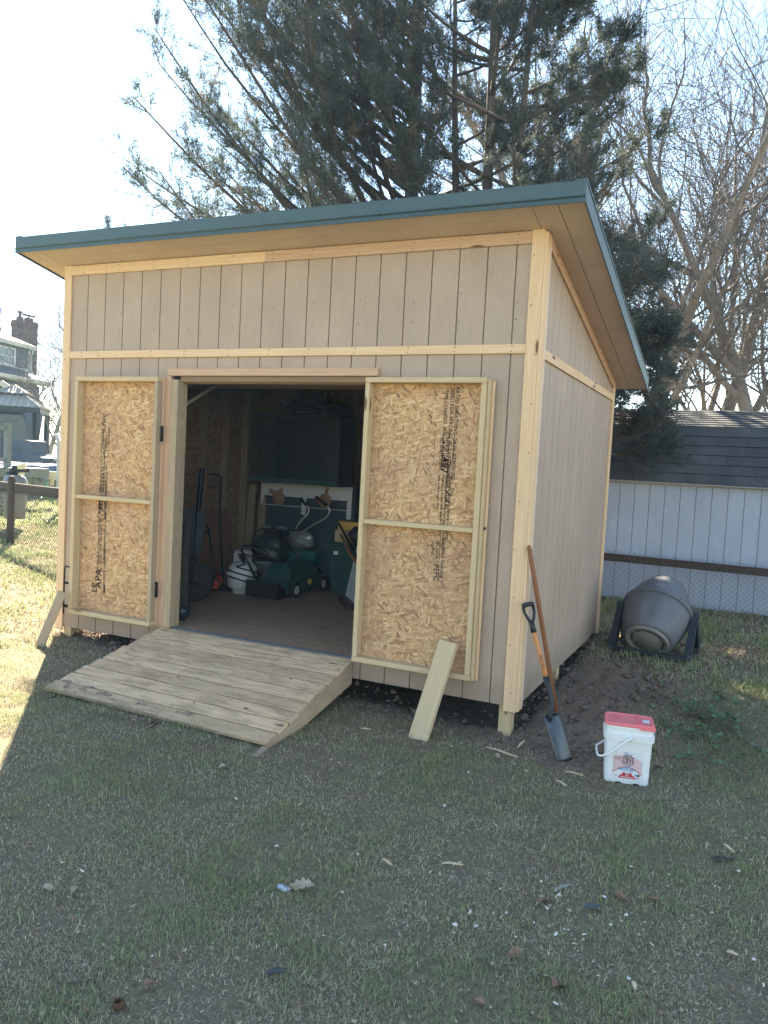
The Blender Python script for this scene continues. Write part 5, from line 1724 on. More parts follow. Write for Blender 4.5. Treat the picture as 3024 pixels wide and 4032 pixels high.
# flag on a pole, mostly cut off by the left edge of the picture
fg = thing("flag", "flag hanging on a pole at the left edge beside the chimney", "flag", at(-40, 1800, 27))
m = MB(); m.tube([at(-40, 1800, 27), at(-40, 1180, 27)], .03, 8); part("flag_pole", m, M_WHT, fg)
for (y0, y1, mt) in ((1208, 1245, "flag_blue"), (1245, 1283, "flag_white"), (1283, 1312, "flag_red")):
    m = MB(); q = [at(-39, y0, 27), at(4, y0 + 5, 27), at(1, y1 + 2, 27), at(-39, y1, 27)]
    q2 = [p + FWD * .02 for p in q]
    m.add(q + q2, [(0, 1, 2, 3), (7, 6, 5, 4), (0, 4, 5, 1), (2, 6, 7, 3), (1, 5, 6, 2)])
    part("flag_cloth", m, m_plain(mt, {"flag_blue": (.03, .05, .25), "flag_white": (.6, .6, .6), "flag_red": (.40, .03, .03)}[mt], .8), fg)

# ------------------------------------------------------------------ things inside the shed
FZ = -.040
def pxdir(px, py): return FWD + RGT * ((px - 1512) / FPX) - UPV * ((py - 2016) / FPX)
def iy(zx, zy, Y):
    d = pxdir(600 + zx * .5425, 1400 + zy * .5425); return CAM_P + d * ((Y - CAM_P.y) / d.y)
def ifl(zx, zy, z=FZ):
    d = pxdir(600 + zx * .5425, 1400 + zy * .5425); return CAM_P + d * ((z - CAM_P.z) / d.z)
M_TANK = m_plain("grey_white_tank", (.55, .56, .56), .45, 0, .08, 10, dirt=(.28, .27, .25))
M_TEAL = m_plain("teal_plastic", (.02, .13, .12), .5, 0, .15)
M_DKGREEN = m_plain("dark_green_body", (.02, .06, .055), .4, 0, .2)
M_TYRE = m_plain("tyre_rubber", (.014, .014, .015), .8, 0, .25, 20)
M_CHROME = m_plain("chrome_tube", (.82, .83, .85), .38, .75, .05)
M_CARD = m_plain("cardboard", (.42, .30, .19), .8, 0, .08)
M_YBOX = m_plain("yellow_box", (.60, .34, .06), .6, 0, .06)
M_DKBAG = m_plain("black_sheet", (.03, .036, .046), .35, 0, .3, 9, bump=.2)
M_HUBGREY = m_plain("grey_hub", (.34, .35, .36), .5)
M_REDP = m_plain("red_plastic", (.45, .035, .02), .45, 0, .1)
M_CABW = m_plain("white_laminate", (.60, .60, .62), .45, 0, .05)
M_CABD = m_plain("dark_field", (.03, .045, .065), .5, 0, .1)

# gas cylinder with a hose round it
pc_ = Vector((-3.549, 1.80, FZ))
tk = thing("gas_cylinder", "grey white gas cylinder with black hose wound round it on the shed floor", "gas cylinder", pc_)
MT = Matrix.Translation(pc_)
m = MB(); m.lathe([(.095, 0), (.100, .002), (.100, .032), (.118, .05), (.150, .075), (.156, .11), (.156, .165), (.1575, .168), (.1575, .176), (.156, .179), (.156, .245), (.148, .285), (.120, .318), (.075, .335), (.03, .342), (0, .342)], MT, 36); part("tank_body", m, M_TANK, tk)
m = MB()
NS = 30; v, f = [], []
for k in range(NS + 1):
    a = R(-60 + 250 * k / NS) + .5
    h = .120 if not (9 < k < 13 or 20 < k < 24) else .055
    for (r, z) in ((.098, .325), (.098, .325 + h), (.093, .325 + h), (.093, .325)):
        v.append(pc_ + Vector((r * math.cos(a), r * math.sin(a), z)))
for k in range(NS):
    for q in range(4):
        q2 = (q + 1) % 4; f.append((k * 4 + q, k * 4 + q2, k * 4 + 4 + q2, k * 4 + 4 + q))
f += [(0, 1, 2, 3), tuple(NS * 4 + q for q in (3, 2, 1, 0))]
m.add(v, f); m.lathe([(.098, .44), (.101, .446), (.098, .452), (.093, .446), (.098, .44)], MT, 30); part("collar", m, M_TANK, tk)
m = MB(); m.lathe([(.02, .335), (.02, .40), (.035, .40), (.035, .425), (0, .427)], MT, 12); m.tube([pc_ + Vector((0, 0, .38)), pc_ + Vector((.02, -.08, .385))], .016, 8); part("valve", m, M_BLACK, tk)
m = MB(); pts = []
for k in range(90):
    a = -1.4 + k * .16; pts.append(pc_ + Vector((.166 * math.cos(a), .166 * math.sin(a), .275 - .0016 * k - .035 * math.sin(a + .6))))
pts = [pc_ + Vector((.06, -.10, .39)), pc_ + Vector((.12, -.13, .33))] + pts
m.tube(pts, .0085, 7); part("hose", m, M_BLACK, tk)
lg = thing
fontpart("printed_name", "Rhino", .055, pc_ + Vector((-.02, -.158, .20)), (1, .25, 0), (0, 0, 1), m_plain("pale_print", (.72, .72, .70), .6), tk, 'CENTER', .001, 1.0, .01)

# walk behind mower, handle folded over
mo = thing("lawn_mower", "dark green lawn mower with folded black handle on the shed floor", "mower", (-3.1, 2.0, FZ))
m = MB()
xs0, xs1, y0, y1 = -3.36, -2.965, 1.72, 2.58
def rbox(mb, x0, x1, ya, yb, za, zb2, tap=.03):
    v = []
    for z, s in ((za, 0), (za + (zb2 - za) * .6, tap * .2), (zb2, tap)):
        for x, y in ((x0 + s, ya + s), (x1 - s, ya + s), (x1 - s, yb - s), (x0 + s, yb - s)): v.append((x, y, z))
    f = [(0, 3, 2, 1), (8, 9, 10, 11)]
    for j in range(2):
        for k in range(4):
            k2 = (k + 1) % 4; f.append((j * 4 + k, j * 4 + k2, j * 4 + 4 + k2, j * 4 + 4 + k))
    mb.add(v, f)
rbox(m, xs0, xs1, y0 + .05, y1, FZ + .055, FZ + .19, .03)
part("deck", m, M_DKGREEN, mo)
m = MB(); rbox(m, xs0 + .05, xs1 - .03, y0 + .16, y1 - .10, FZ + .19, FZ + .34, .07); part("motor_cover", m, M_DKGREEN, mo)
m = MB(); m.prism([(0, 0), (.22, 0), (.20, .09), (.02, .17)], (1, 0, 0), .38, (xs0 + .005, y0 - .14, FZ + .02), (0, 1, 0), (0, 0, 1)); part("discharge_flap", m, M_BLACK, mo)
def wheel(par, c, axis, r, w_, hubr, hubm, nm="wheel"):
    z = Vector(axis).normalized(); x = z.orthogonal().normalized(); y = z.cross(x)
    M = Matrix(((x.x, y.x, z.x, c[0]), (x.y, y.y, z.y, c[1]), (x.z, y.z, z.z, c[2]), (0, 0, 0, 1)))
    mb = MB(); k = w_ / 2
    mb.lathe([(hubr, -k * .8), (r * .86, -k), (r * .97, -k * .7), (r, -k * .3), (r, k * .3), (r * .97, k * .7), (r * .86, k), (hubr, k * .8)], M, 28)
    wo = part(nm, mb, M_TYRE, par)
    mb = MB(); mb.lathe([(0, k * 1.05), (hubr * .3, k * 1.05), (hubr * .35, k * .6), (hubr * .9, k * .6), (hubr * 1.02, k * .85), (hubr * 1.02, -k * .85), (0, -k * .85)], M, 24)
    for q in range(5):
        a = 2 * math.pi * q / 5; e = (x * math.cos(a) + y * math.sin(a)); t_ = z.cross(e)
        mb.frame_box(Vector(c) + e * hubr * .6 + z * k * .7, e, t_, z, hubr * .32, hubr * .10, k * .2)
    part("hub", mb, hubm, wo)
    return wo
for (x, y) in ((-2.935, 1.90), (-2.945, 2.50), (-3.385, 1.90), (-3.385, 2.50)):
    wheel(mo, (x, y, FZ + .085), (1 if x > -3.1 else -1, -.05, 0), .085, .045, .048, M_HUBGREY)
m = MB()
m.tube([(-3.33, 1.72, FZ + .20), iy(690, 1490, 1.66), iy(645, 1410, 1.66), iy(650, 1385, 1.68), iy(700, 1382, 1.74), iy(790, 1395, 1.86), iy(835, 1430, 1.95), iy(900, 1560, 2.0), (-2.99, 2.02, FZ + .20)], .012, 8)
m.tube([iy(660, 1440, 1.68), iy(760, 1470, 1.80), iy(860, 1470, 1.93)], .010, 8)
part("handle", m, M_BLACK, mo)
m = MB(); m.tube([iy(930, 1640, 1.9), iy(930, 1330, 2.2), iy(905, 1270, 2.3)], .014, 8); m.tube([iy(1085, 1480, 2.3), iy(930, 1300, 2.42)], .017, 8); part("handle", m, M_BLACK, mo)
m = MB()
m.prism([(-.025, .03), (.025, .03), (.025, -.005), (0, -.04), (-.025, -.005)], (0, -1, 0), .001, iy(1130, 1640, 2.1) + Vector((.02, 0, 0)), (.3, .95, 0), (0, 0, 1))
part("shield_badge", m, m_plain("yellow_badge", (.55, .40, .05), .5), mo)
# its grass bag
gb = thing("grass_bag", "black fabric grass catcher bag behind the mower", "grass bag", (-3.45, 2.35, FZ))
m = MB(); c_ = iy(865, 1380, 2.42); m.blob(c_ - Vector((0, 0, .03)), .21, .20, .19, 4, .10, 44, 26, None, 2.2, .07); part("bag", m, M_DKBAG, gb)
m = MB(); m.tube([c_ + Vector((-.17, -.1, .16)), c_ + Vector((-.05, -.12, .2)), c_ + Vector((.15, -.1, .17))], .011, 7); part("frame_tube", m, M_BLACK, gb)
# teal spreader with two bent chrome handles
spd = thing("garden_spreader", "teal garden spreader with two bent chrome handles and black grips", "spreader", (-3.0, 2.62, FZ))
a_, b_ = iy(975, 1500, 2.62), iy(1205, 1400, 2.62)
m = MB(); m.prism([(0, 0), (.36, 0), (.40, .16), (-.03, .16)], (0, 1, 0), .22, (a_.x, 2.60, a_.z), (1, 0, 0), (0, 0, 1)); part("hopper", m, M_TEAL, spd)
for x in (a_.x + .02, a_.x + .36): wheel(spd, (x, 2.72, FZ + .11), (1, 0, 0), .11, .05, .06, M_BLACK)
m = MB(); m.box(a_.x + .05, a_.x + .31, 2.66, 2.74, FZ + .12, a_.z, 0); part("frame", m, M_BLACK, spd)
pts = [iy(1105, 1268, 2.62), iy(1180, 1222, 2.60), iy(1250, 1185, 2.58), iy(1275, 1160, 2.57), iy(1287, 1130, 2.56), iy(1282, 1108, 2.56), iy(1265, 1090, 2.55)]
m = MB(); m.tube(pts, .010, 8); part("handle", m, M_CHROME, spd)
m = MB(); m.tube([iy(1268, 1094, 2.55), iy(1235, 1062, 2.54), iy(1205, 1045, 2.53), iy(1188, 1025, 2.53)], [.018, .021, .020, .024], 8); gp = part("grip", m, M_BLACK, spd)
m = MB(); m.tube([iy(1196, 1050, 2.50), iy(1200, 1068, 2.50)], .012, 6); part("trigger", m, M_REDP, gp)
pts = [iy(1042, 1260, 2.62), iy(1058, 1225, 2.6), iy(1090, 1185, 2.6), iy(1122, 1158, 2.59), iy(1136, 1130, 2.58), iy(1134, 1105, 2.58), iy(1122, 1085, 2.58)]
m = MB(); m.tube(pts, .010, 8); part("handle", m, M_CHROME, spd)
m = MB(); m.tube([iy(1124, 1090, 2.58), iy(1095, 1062, 2.57), iy(1075, 1035, 2.57)], [.016, .019, .021], 8); part("grip", m, M_BLACK, spd)
c_ = iy(1085, 1340, 2.66); m = MB(); m.blob(c_, .16, .12, .115, 8, .08, 48, 28, None, 2.0, .09)
tag(part("plastic_bag", m, m_plain("clear_grey_plastic", (.20, .205, .20), .22, 0, .2, 7, bump=.5, spec=.8), None), "crumpled translucent plastic bag sitting on the teal spreader", "plastic bag")
# red can and white pail
c_ = ifl(825, 1600); c_ = Vector((-3.36, 2.62, FZ)); m = MB()
rcan = thing("fuel_can", "red plastic fuel can between the gas cylinder and the mower", "fuel can", c_)
rbox(m, c_.x - .10, c_.x + .12, 2.55, 2.72, FZ + .001, FZ + .24, .04); part("can_body", m, M_REDP, rcan)
m = MB(); m.tube([(c_.x - .06, 2.63, FZ + .23), (c_.x - .04, 2.63, FZ + .30), (c_.x + .05, 2.63, FZ + .30), (c_.x + .07, 2.63, FZ + .23)], .014, 8); part("handle", m, M_REDP, rcan)
c_ = Vector((-3.66, 2.42, FZ)); pl = thing("pail", "white pail standing behind the gas cylinder", "pail", c_)
m = MB(); m.lathe([(.0, 0), (.115, 0), (.13, .26), (.14, .262), (.14, .28), (.13, .285), (.0, .286)], Matrix.Translation(c_), 24); part("pail_body", m, m_plain("dimmed_pail", (.26, .28, .29), .6), pl)  # white pail greyed, the dim interior put into its colour
m = MB(); m.tube([c_ + Vector((.14 * math.cos(a), -.145, .20 - .11 * math.sin(a))) for a in np.linspace(0, math.pi, 9)], .005, 6); part("bail_handle", m, M_HUBGREY, pl)

# white framed games table standing upright against the back wall
X0, X1, YC = -4.02, -2.78, 2.80
cb = thing("games_table", "white framed table with black playing field stood on edge at the back", "games table", (-3.4, 2.9, FZ))
m = MB(); m.box(X0 + .01, X1 - .01, YC + .02, YC + .12, FZ, 1.14, 2); m.box(X1 - .03, X1 + .03, YC + .04, YC + .26, FZ, 1.14, 2); part("table_body", m, M_CABD, cb)
m = MB(); zt3 = 1.14
m.box(X0, X1, YC, YC + .019, zt3 - .16, zt3, 0); m.box(X0, X0 + .035, YC, YC + .019, FZ, zt3 - .161, 2); m.box(X1 - .06, X1, YC, YC + .019, .5, zt3 - .161, 2)
m.box(-3.445, -3.385, YC, YC + .019, .78, zt3 - .161, 2)
part("white_frame", m, M_CABW, cb)
m = MB(); m.box(X0 + .036, -3.446, YC + .008, YC + .019, .865, .873, 0); m.box(-3.384, X1 - .061, YC + .008, YC + .019, .865, .873, 0)
m.box(X0 + .036, X0 + .085, YC + .008, YC + .019, .70, .708, 0); m.box(X0 + .036, X0 + .065, YC + .008, YC + .019, .55, .558, 0); part("field_line", m, M_CABW, cb)
for x0, x1 in ((X0 + .04, X0 + .17), (X0 + .26, X0 + .40)):
    m = MB(); m.tube([(x0, YC - .02, .60), (x1, YC - .02, .60)], .020, 10); part("roller", m, m_plain("grey_green_roller", (.14, .22, .22), .5) if x0 < X0 + .1 else bpy.data.materials["grey_green_roller"], cb)
# two round wooden paddles hung on it
M_PAD = m_wood("paddle_wood", (.24, .14, .09), (.34, .21, .13), knots=False)
for i, (cx, cz_, lb_) in enumerate(((915, 1035, "round wooden paddle with handle to the upper left on the upright table"), (1252, 1055, "round wooden paddle behind the trimmer grip on the upright table"))):
    c_ = iy(cx, cz_, YC - .02)
    pd = thing("paddle", lb_, "paddle", c_)
    m = MB(); m.lathe([(0, -.008), (.082, -.008), (.085, -.004), (.085, .004), (.082, .008), (0, .008)], Matrix.Translation(c_) @ Matrix.Rotation(R(90), 4, 'X'), 28); part("paddle_face", m, M_PAD, pd)
    m = MB()
    if i == 0: m.bar(c_ + Vector((-.02, -.012, .05)), c_ + Vector((-.13, -.012, .085)), .055, .012, (0, 0, 1)); m.bar(c_ + Vector((-.02, -.010, .06)), c_ + Vector((.06, -.010, .11)), .04, .010, (0, 0, 1))
    else: m.bar(c_ + Vector((.0, .012, .06)), c_ + Vector((.02, .012, .16)), .035, .016, (1, 0, 0))
    part("handle", m, M_PAD, pd)
# big dark wire crate on top of it
KX0, KX1, KY0, KY1, KZ0, KZ1 = -3.97, -2.82, 2.50, 3.02, 1.145, 1.93
M_CRATE = m_plain("crate_black_veiled", (.045, .055, .075), .55, 0, .2)  # black lifted to blue grey, veiling glare painted into the colour
kc = thing("wire_crate", "large black wire mesh crate resting on top of the white framed table", "crate", (-3.4, 2.75, KZ0))
m = MB()
for (x, y) in ((KX0, KY0), (KX1, KY0), (KX0, KY1), (KX1, KY1)): m.tube([(x, y, KZ0), (x, y, KZ1)], .011, 6)
for z in (KZ0 + .011, KZ1):
    m.tube([(KX0, KY0, z), (KX1, KY0, z)], .012, 6); m.tube([(KX0, KY1, z), (KX1, KY1, z)], .012, 6); m.tube([(KX0, KY0, z), (KX0, KY1, z)], .012, 6); m.tube([(KX1, KY0, z), (KX1, KY1, z)], .012, 6)
part("frame", m, M_CRATE, kc)
m = MB()
n_ = 60
for k in range(1, n_):
    z = KZ0 + (KZ1 - KZ0) * k / n_
    m.tube([(KX0, KY0, z), (KX1, KY0, z)], .0022, 3, False, False); m.tube([(KX1, KY0, z), (KX1, KY1, z)], .0022, 3, False, False); m.tube([(KX0, KY0, z), (KX0, KY1, z)], .0022, 3, False, False)
for k in range(1, 24):
    x = KX0 + (KX1 - KX0) * k / 24; m.tube([(x, KY0 + .004, KZ0), (x, KY0 + .004, KZ1)], .002, 3, False, False)
part("mesh_panel", m, M_CRATE, kc)
m = MB(); m.box(KX0 + .10, KX0 + .26, KY0 + .10, KY0 + .4, KZ0 + .03, KZ1 - .1, 2); m.box(KX1 - .20, KX1 - .02, KY0 + .012, KY0 + .03, KZ0 + .02, KZ1 - .03, 2); m.box(KX0 + .02, KX1 - .02, KY0 + .03, KY1 - .03, KZ0 + .015, KZ0 + .03, 0); m.box(KX0 + .05, KX1 - .05, KY1 - .06, KY1 - .03, KZ0 + .02, KZ1 - .02, 2); part("inner_panel", m, M_CRATE, kc)
m = MB(); m.box(KX0 - .005, KX1 + .005, KY0 - .018, KY0 - .012, KZ0 + .01, KZ0 + .055, 0); part("label_strip", m, m_plain("dark_teal_strip", (.03, .07, .08), .6), kc)
m = MB(); m.blob((-3.36, 2.72, 2.03), .32, .2, .10, 12, .12, 40, 22, None, 2.4, .10); m.blob((-2.98, 2.72, 2.00), .16, .16, .07, 13, .15, 30, 18, None, 2.4, .1)
tag(part("black_bag", m, M_DKBAG, None), "lumpy black bag lying on top of the wire crate", "bag")

# dark storage tote with boxes
tt = thing("storage_tote", "dark green plastic storage tote with small white sticker", "tote", (-2.6, 2.7, FZ))
m = MB()
v = []
for z, s in ((FZ, .035), (.50, 0)):
    for x, y in ((-2.86 + s, 2.46 + s), (-2.33 - s, 2.46 + s), (-2.33 - s, 2.92 - s), (-2.86 + s, 2.92 - s)): v.append((x, y, z))
m.add(v, [(0, 3, 2, 1), (4, 5, 6, 7)] + [(k, (k + 1) % 4, 4 + (k + 1) % 4, 4 + k) for k in range(4)]); part("tote_body", m, M_DKGREEN, tt)
m = MB(); m.box(-2.875, -2.315, 2.445, 2.935, .50, .535, 0, .008); part("lid", m, M_DKGREEN, tt)
m = MB(); c_ = iy(1335, 1386, 2.455); m.box(c_.x - .028, c_.x + .028, 2.447, 2.456, .395, .435, 0); part("sticker", m, M_LABEL, tt)
c1 = thing("cardboard_box", "plain cardboard box under the yellow box on the tote", "box", (-2.5, 2.7, .536))
m = MB(); m.frame_box((-2.585, 2.68, .604), (1, .12, 0), (-.12, 1, 0), (0, 0, 1), .235, .19, .067, bev=.004); part("carton", m, M_CARD, c1)
m = MB(); m.frame_box((-2.585, 2.68, .6720), (1, .12, 0), (-.12, 1, 0), (0, 0, 1), .03, .186, .0008); part("tape", m, m_plain("packing_tape", (.45, .36, .24), .3), c1)
c2 = thing("yellow_box", "long yellow box with red label on the cardboard box", "box", (-2.5, 2.75, .672))
m = MB(); m.frame_box((-2.60, 2.80, .722), (1, .12, 0), (-.12, 1, 0), (0, 0, 1), .20, .31, .047, bev=.003); part("carton", m, M_YBOX, c2)
m = MB(); m.frame_box((-2.60, 2.80, .7705), (1, .12, 0), (-.12, 1, 0), (0, 0, 1), .195, .305, .001); part("box_top", m, m_plain("printed_brown_top", (.14, .10, .06), .6, 0, .4, 9), c2)
m = MB(); m.frame_box(Vector((-2.60, 2.80, .722)) + Vector((.12, -1, 0)).normalized() * .3115 + Vector((-.03, 0, .0)), (1, .12, -.08), (-.12, 1, 0), (0, 0, 1), .06, .001, .018); part("red_label", m, M_REDP, c2)
# leaning tool handles and a wire panel at the right
for i, (q0, q1, mt, lb_) in enumerate((((1352, 1215), (1475, 1450), M_BLACK, "black tool handle leaning across the boxes"), ((1368, 1300), (1440, 1450), M_BROWNSHAFT, "brown tool handle leaning beside the black one"), ((1410, 1330), (1478, 1452), m_plain("metal_pole", (.20, .17, .15), .4, .5), "short metal pole leaning at the right of the boxes"))):
    a_, b_ = iy(*q0, 2.38), iy(*q1, 2.05); m = MB()
    d_ = (b_ - a_); e_ = b_ + d_ * ((b_.z - FZ) / -d_.z)
    e_ = Vector((e_.x, max(1.6, e_.y), FZ))
    ob = thing("tool_handle", lb_, "tool handle", e_)
    m.tube([a_, a_ * .5 + b_ * .5, b_, e_], [.012, .015, .016, .016], 8); part("shaft", m, mt, ob)
m = MB(); c_ = iy(1480, 1300, 2.25); m.blob(c_ + Vector((.05, .0, 0)), .12, .10, .09, 21, .2, 14, 10)
tag(part("work_glove_pile", m, M_DKBAG, None), "dark crumpled bundle lying among the tool handles", "bundle")
wp = thing("wire_rack", "white wire grid rack leaning beside the right door frame", "wire rack", (-2.27, 1.87, FZ))
b0_, b1_ = Vector((-2.41, 2.05, FZ + .05)), Vector((-2.13, 1.69, FZ + .05))
tp_ = iy(1477, 1440, 2.10); up_ = tp_ - b0_; up_ = up_.normalized()
eb = (b1_ - b0_); LBB = eb.length; eb.normalize(); Hh = .56
m = MB()
for k in range(13):
    p = b0_ + eb * (LBB * k / 12); m.tube([p, p + up_ * Hh], .0022 if k % 12 else .006, 4, True, False)
for k in range(21):
    p = b0_ + up_ * (Hh * k / 20); m.tube([p, p + eb * LBB], .0022 if k % 20 else .006, 4, True, False)
part("wire_grid", m, m_plain("white_wire", (.55, .56, .58), .4), wp)
m = MB(); m.frame_box((b0_ + b1_) / 2 + Vector((.06, .07, -.015)), eb, Vector((-eb.y, eb.x, 0)), (0, 0, 1), LBB / 2 + .03, .16, .034); part("base_tray", m, m_plain("maroon_plastic", (.045, .018, .03), .4), wp)

# wheelbarrow on end by the left side
wb = thing("wheelbarrow", "upended wheelbarrow with big black tyre inside the left of the doorway", "wheelbarrow", (-3.62, 1.05, FZ))
wheel(wb, (-3.62, 1.06, FZ + .205), (.55, -.84, 0), .205, .095, .085, M_BLACK)
m = MB()
for sx in (-.11, .11):
    q = Vector((.84, .55, 0)) * sx * 0
    m.tube([Vector((-3.62, 1.06, FZ + .205)) + Vector((.55, -.84, 0)) * sx, Vector((-3.78, 1.28, .62)) + Vector((.55, -.84, 0)) * sx * 1.6, Vector((-3.98, 1.60, 1.28)) + Vector((.55, -.84, 0)) * sx * 2.2], .014, 8)
part("frame", m, M_BLACK, wb)
m = MB(); m.prism([(-.20, 0), (.12, 0), (.16, .52), (-.24, .52)], (-.5, .8, .1), .03, (-3.83, 1.22, .36), (.84, .55, 0), (-.25, .35, .9)); part("tray", m, m_plain("blue_tray", (.045, .055, .075), .6, 0, .25, 4, dirt=(.13, .06, .05)), wb)
# hand truck with red wheels
ht = thing("hand_truck", "black hand truck with loop handle and red wheels by the left wall", "hand truck", (-3.9, 1.75, FZ))
c_ = Vector((-3.86, 1.72, FZ + .065))
wheel(ht, c_, (.45, -.9, 0), .068, .04, .058, M_REDP); wheel(ht, c_ + Vector((-.18, .32, 0)), (.45, -.9, 0), .068, .04, .058, M_REDP)
m = MB(); T0, T1, T2, T3 = iy(412, 1290, 1.9), iy(338, 930, 2.1), iy(498, 920, 2.1), iy(492, 1250, 2.0)
m.tube([c_ + Vector((.0, .05, .02)), T0, iy(345, 1000, 2.08), T1, iy(335, 890, 2.1), iy(352, 866, 2.1), iy(420, 862, 2.1), iy(480, 866, 2.1), iy(500, 890, 2.1), T2, iy(492, 1050, 2.08), T3, c_ + Vector((-.10, .30, .02))], .014, 8)
m.tube([iy(230, 1195, 1.8), T0], .013, 8); m.tube([iy(345, 960, 2.09), iy(500, 945, 2.09)], .008, 6)
part("frame", m, M_BLACK, ht)
m = MB(); m.frame_box(c_ + Vector((.06, .10, -.05)), (.45, -.9, 0), (.9, .45, 0), (0, 0, 1), .16, .10, .005); part("toe_plate", m, M_BLACK, ht)
# brown board and lumber scraps against the walls
m = MB(); m.bar((-4.07, 2.07, FZ), (-4.165, 2.07, .80), .62, .016, (0, 1, 0)); tag(part("brown_panel", m, m_wood("brown_panel", (.16, .075, .045), (.22, .11, .07), knots=False), None), "brown board leaning on the studs of the left wall", "board")
for i, (x0, y, h_, lb_) in enumerate(((-4.06, 2.66, 1.10, "taller of the two pale planks in the far left corner"), (-3.955, 2.74, 1.02, "shorter of the two pale planks in the far left corner"))):
    m = MB(); m.bar((x0, y - .04, FZ), (x0 - .05, y + .10, h_), .09, .038, (1, .2, 0)); tag(part("lumber_plank", m, M_STUD, None), lb_, "plank", "planks in the corner")
m = MB(); m.bar((-4.12, 1.0, FZ), (-4.17, 1.05, .95), .14, .03, (0, 1, 0)); tag(part("lumber_plank", m, M_PINE_RED, None), "reddish plank behind the wheelbarrow on the left wall", "plank", "planks in the corner")
# upright wrapped roll with a plastic bag foot, just inside the left jamb
wr = thing("wrapped_roll", "dark upright wrapped roll just inside the left door jamb", "roll", (-3.13, .27, FZ))
m = MB(); m.tube([(-3.12, .27, FZ + .08), (-3.12, .275, .3), (-3.11, .28, .6), (-3.10, .285, .80), (-3.09, .29, .90)], [.055, .05, .042, .036, .02], 10); part("roll", m, m_plain("dark_brown_cloth", (.035, .028, .022), .9, 0, .4, 12, bump=.3), wr)
m = MB(); m.blob((-3.115, .262, FZ + .075), .075, .07, .075, 31, .16, 16, 10); part("bag_foot", m, m_plain("navy_plastic", (.010, .018, .035), .25, 0, .3, 12, bump=.4), wr)
# thin dark stick on the floor and a paint can between
m = MB(); m.tube([(-1.62, .40, FZ + .008), (-1.42, .28, FZ + .008)], .006, 6); tag(part("stick", m, M_BARK, None), "thin dark stick lying on the floor inside the doorway", "stick")

# ------------------------------------------------------------------ trees
M_BARKC = m_plain("cedar_bark", (.085, .065, .055), .9, 0, .3, 14)
M_BARKG = m_plain("grey_bark", (.24, .21, .185), .9, 0, .3, 6)
M_TWIG = m_plain("brown_twigs", (.15, .138, .132), .9, 0, .3, 3)
def m_leafy(name, c0, c1, tr=.35):
    t = NT(name)
    tc = t.n('ShaderNodeTexCoord'); sp = t.n('ShaderNodeSeparateXYZ'); t.l(tc.outputs['UV'], sp.inputs[0])
    c = t.ramp(sp.outputs[0], [(0, c0), (1, c1)])
    t.l(c, t.b.inputs['Base Color']); t.b.inputs['Roughness'].default_value = .65; t.b.inputs['Specular IOR Level'].default_value = .25
    tl = t.n('ShaderNodeBsdfTranslucent'); t.l(c, tl.inputs[0])
    mx = t.n('ShaderNodeMixShader'); mx.inputs[0].default_value = tr
    t.l(t.b.outputs[0], mx.inputs[1]); t.l(tl.outputs[0], mx.inputs[2]); t.l(mx.outputs[0], t.out.inputs[0])
    return t.m
M_CEDAR = m_leafy("cedar_foliage", (.060, .075, .066), (.105, .125, .105), .42)
M_CEDARDRY = m_leafy("dry_cedar_foliage", (.17, .125, .085), (.24, .18, .12), .4)

def kites(name, P, D, L, Wd, mat, parent):
    """many small pointed sprigs: base P, direction D, length L, width Wd"""
    n = len(P)
    D = D / np.maximum(np.linalg.norm(D, axis=1, keepdims=True), 1e-6)
    rnd = rng.normal(0, 1, (n, 3)); S = np.cross(D, rnd); S /= np.maximum(np.linalg.norm(S, axis=1, keepdims=True), 1e-6)
    V = np.zeros((n, 4, 3))
    V[:, 0] = P; V[:, 1] = P + D * (L * .45)[:, None] + S * (Wd * .5)[:, None]; V[:, 2] = P + D * L[:, None]; V[:, 3] = P + D * (L * .45)[:, None] - S * (Wd * .5)[:, None]
    me = bpy.data.meshes.new(name)
    me.vertices.add(n * 4); me.vertices.foreach_set("co", V.reshape(-1))
    me.loops.add(n * 4); me.loops.foreach_set("vertex_index", np.arange(n * 4))
    me.polygons.add(n); me.polygons.foreach_set("loop_start", np.arange(n) * 4)
    uvl = me.uv_layers.new(name="UVMap")
    uv = np.zeros((n, 4, 2)); uv[:, :, 0] = rng.uniform(0, 1, n)[:, None]; uv[:, :, 1] = np.array([0, .5, 1, .5])
    uvl.data.foreach_set("uv", uv.reshape(-1))
    me.update(calc_edges=True); me.validate()
    me.materials.append(mat)
    o = bpy.data.objects.new(name, me); COL.objects.link(o); attach(o, parent)
    return o

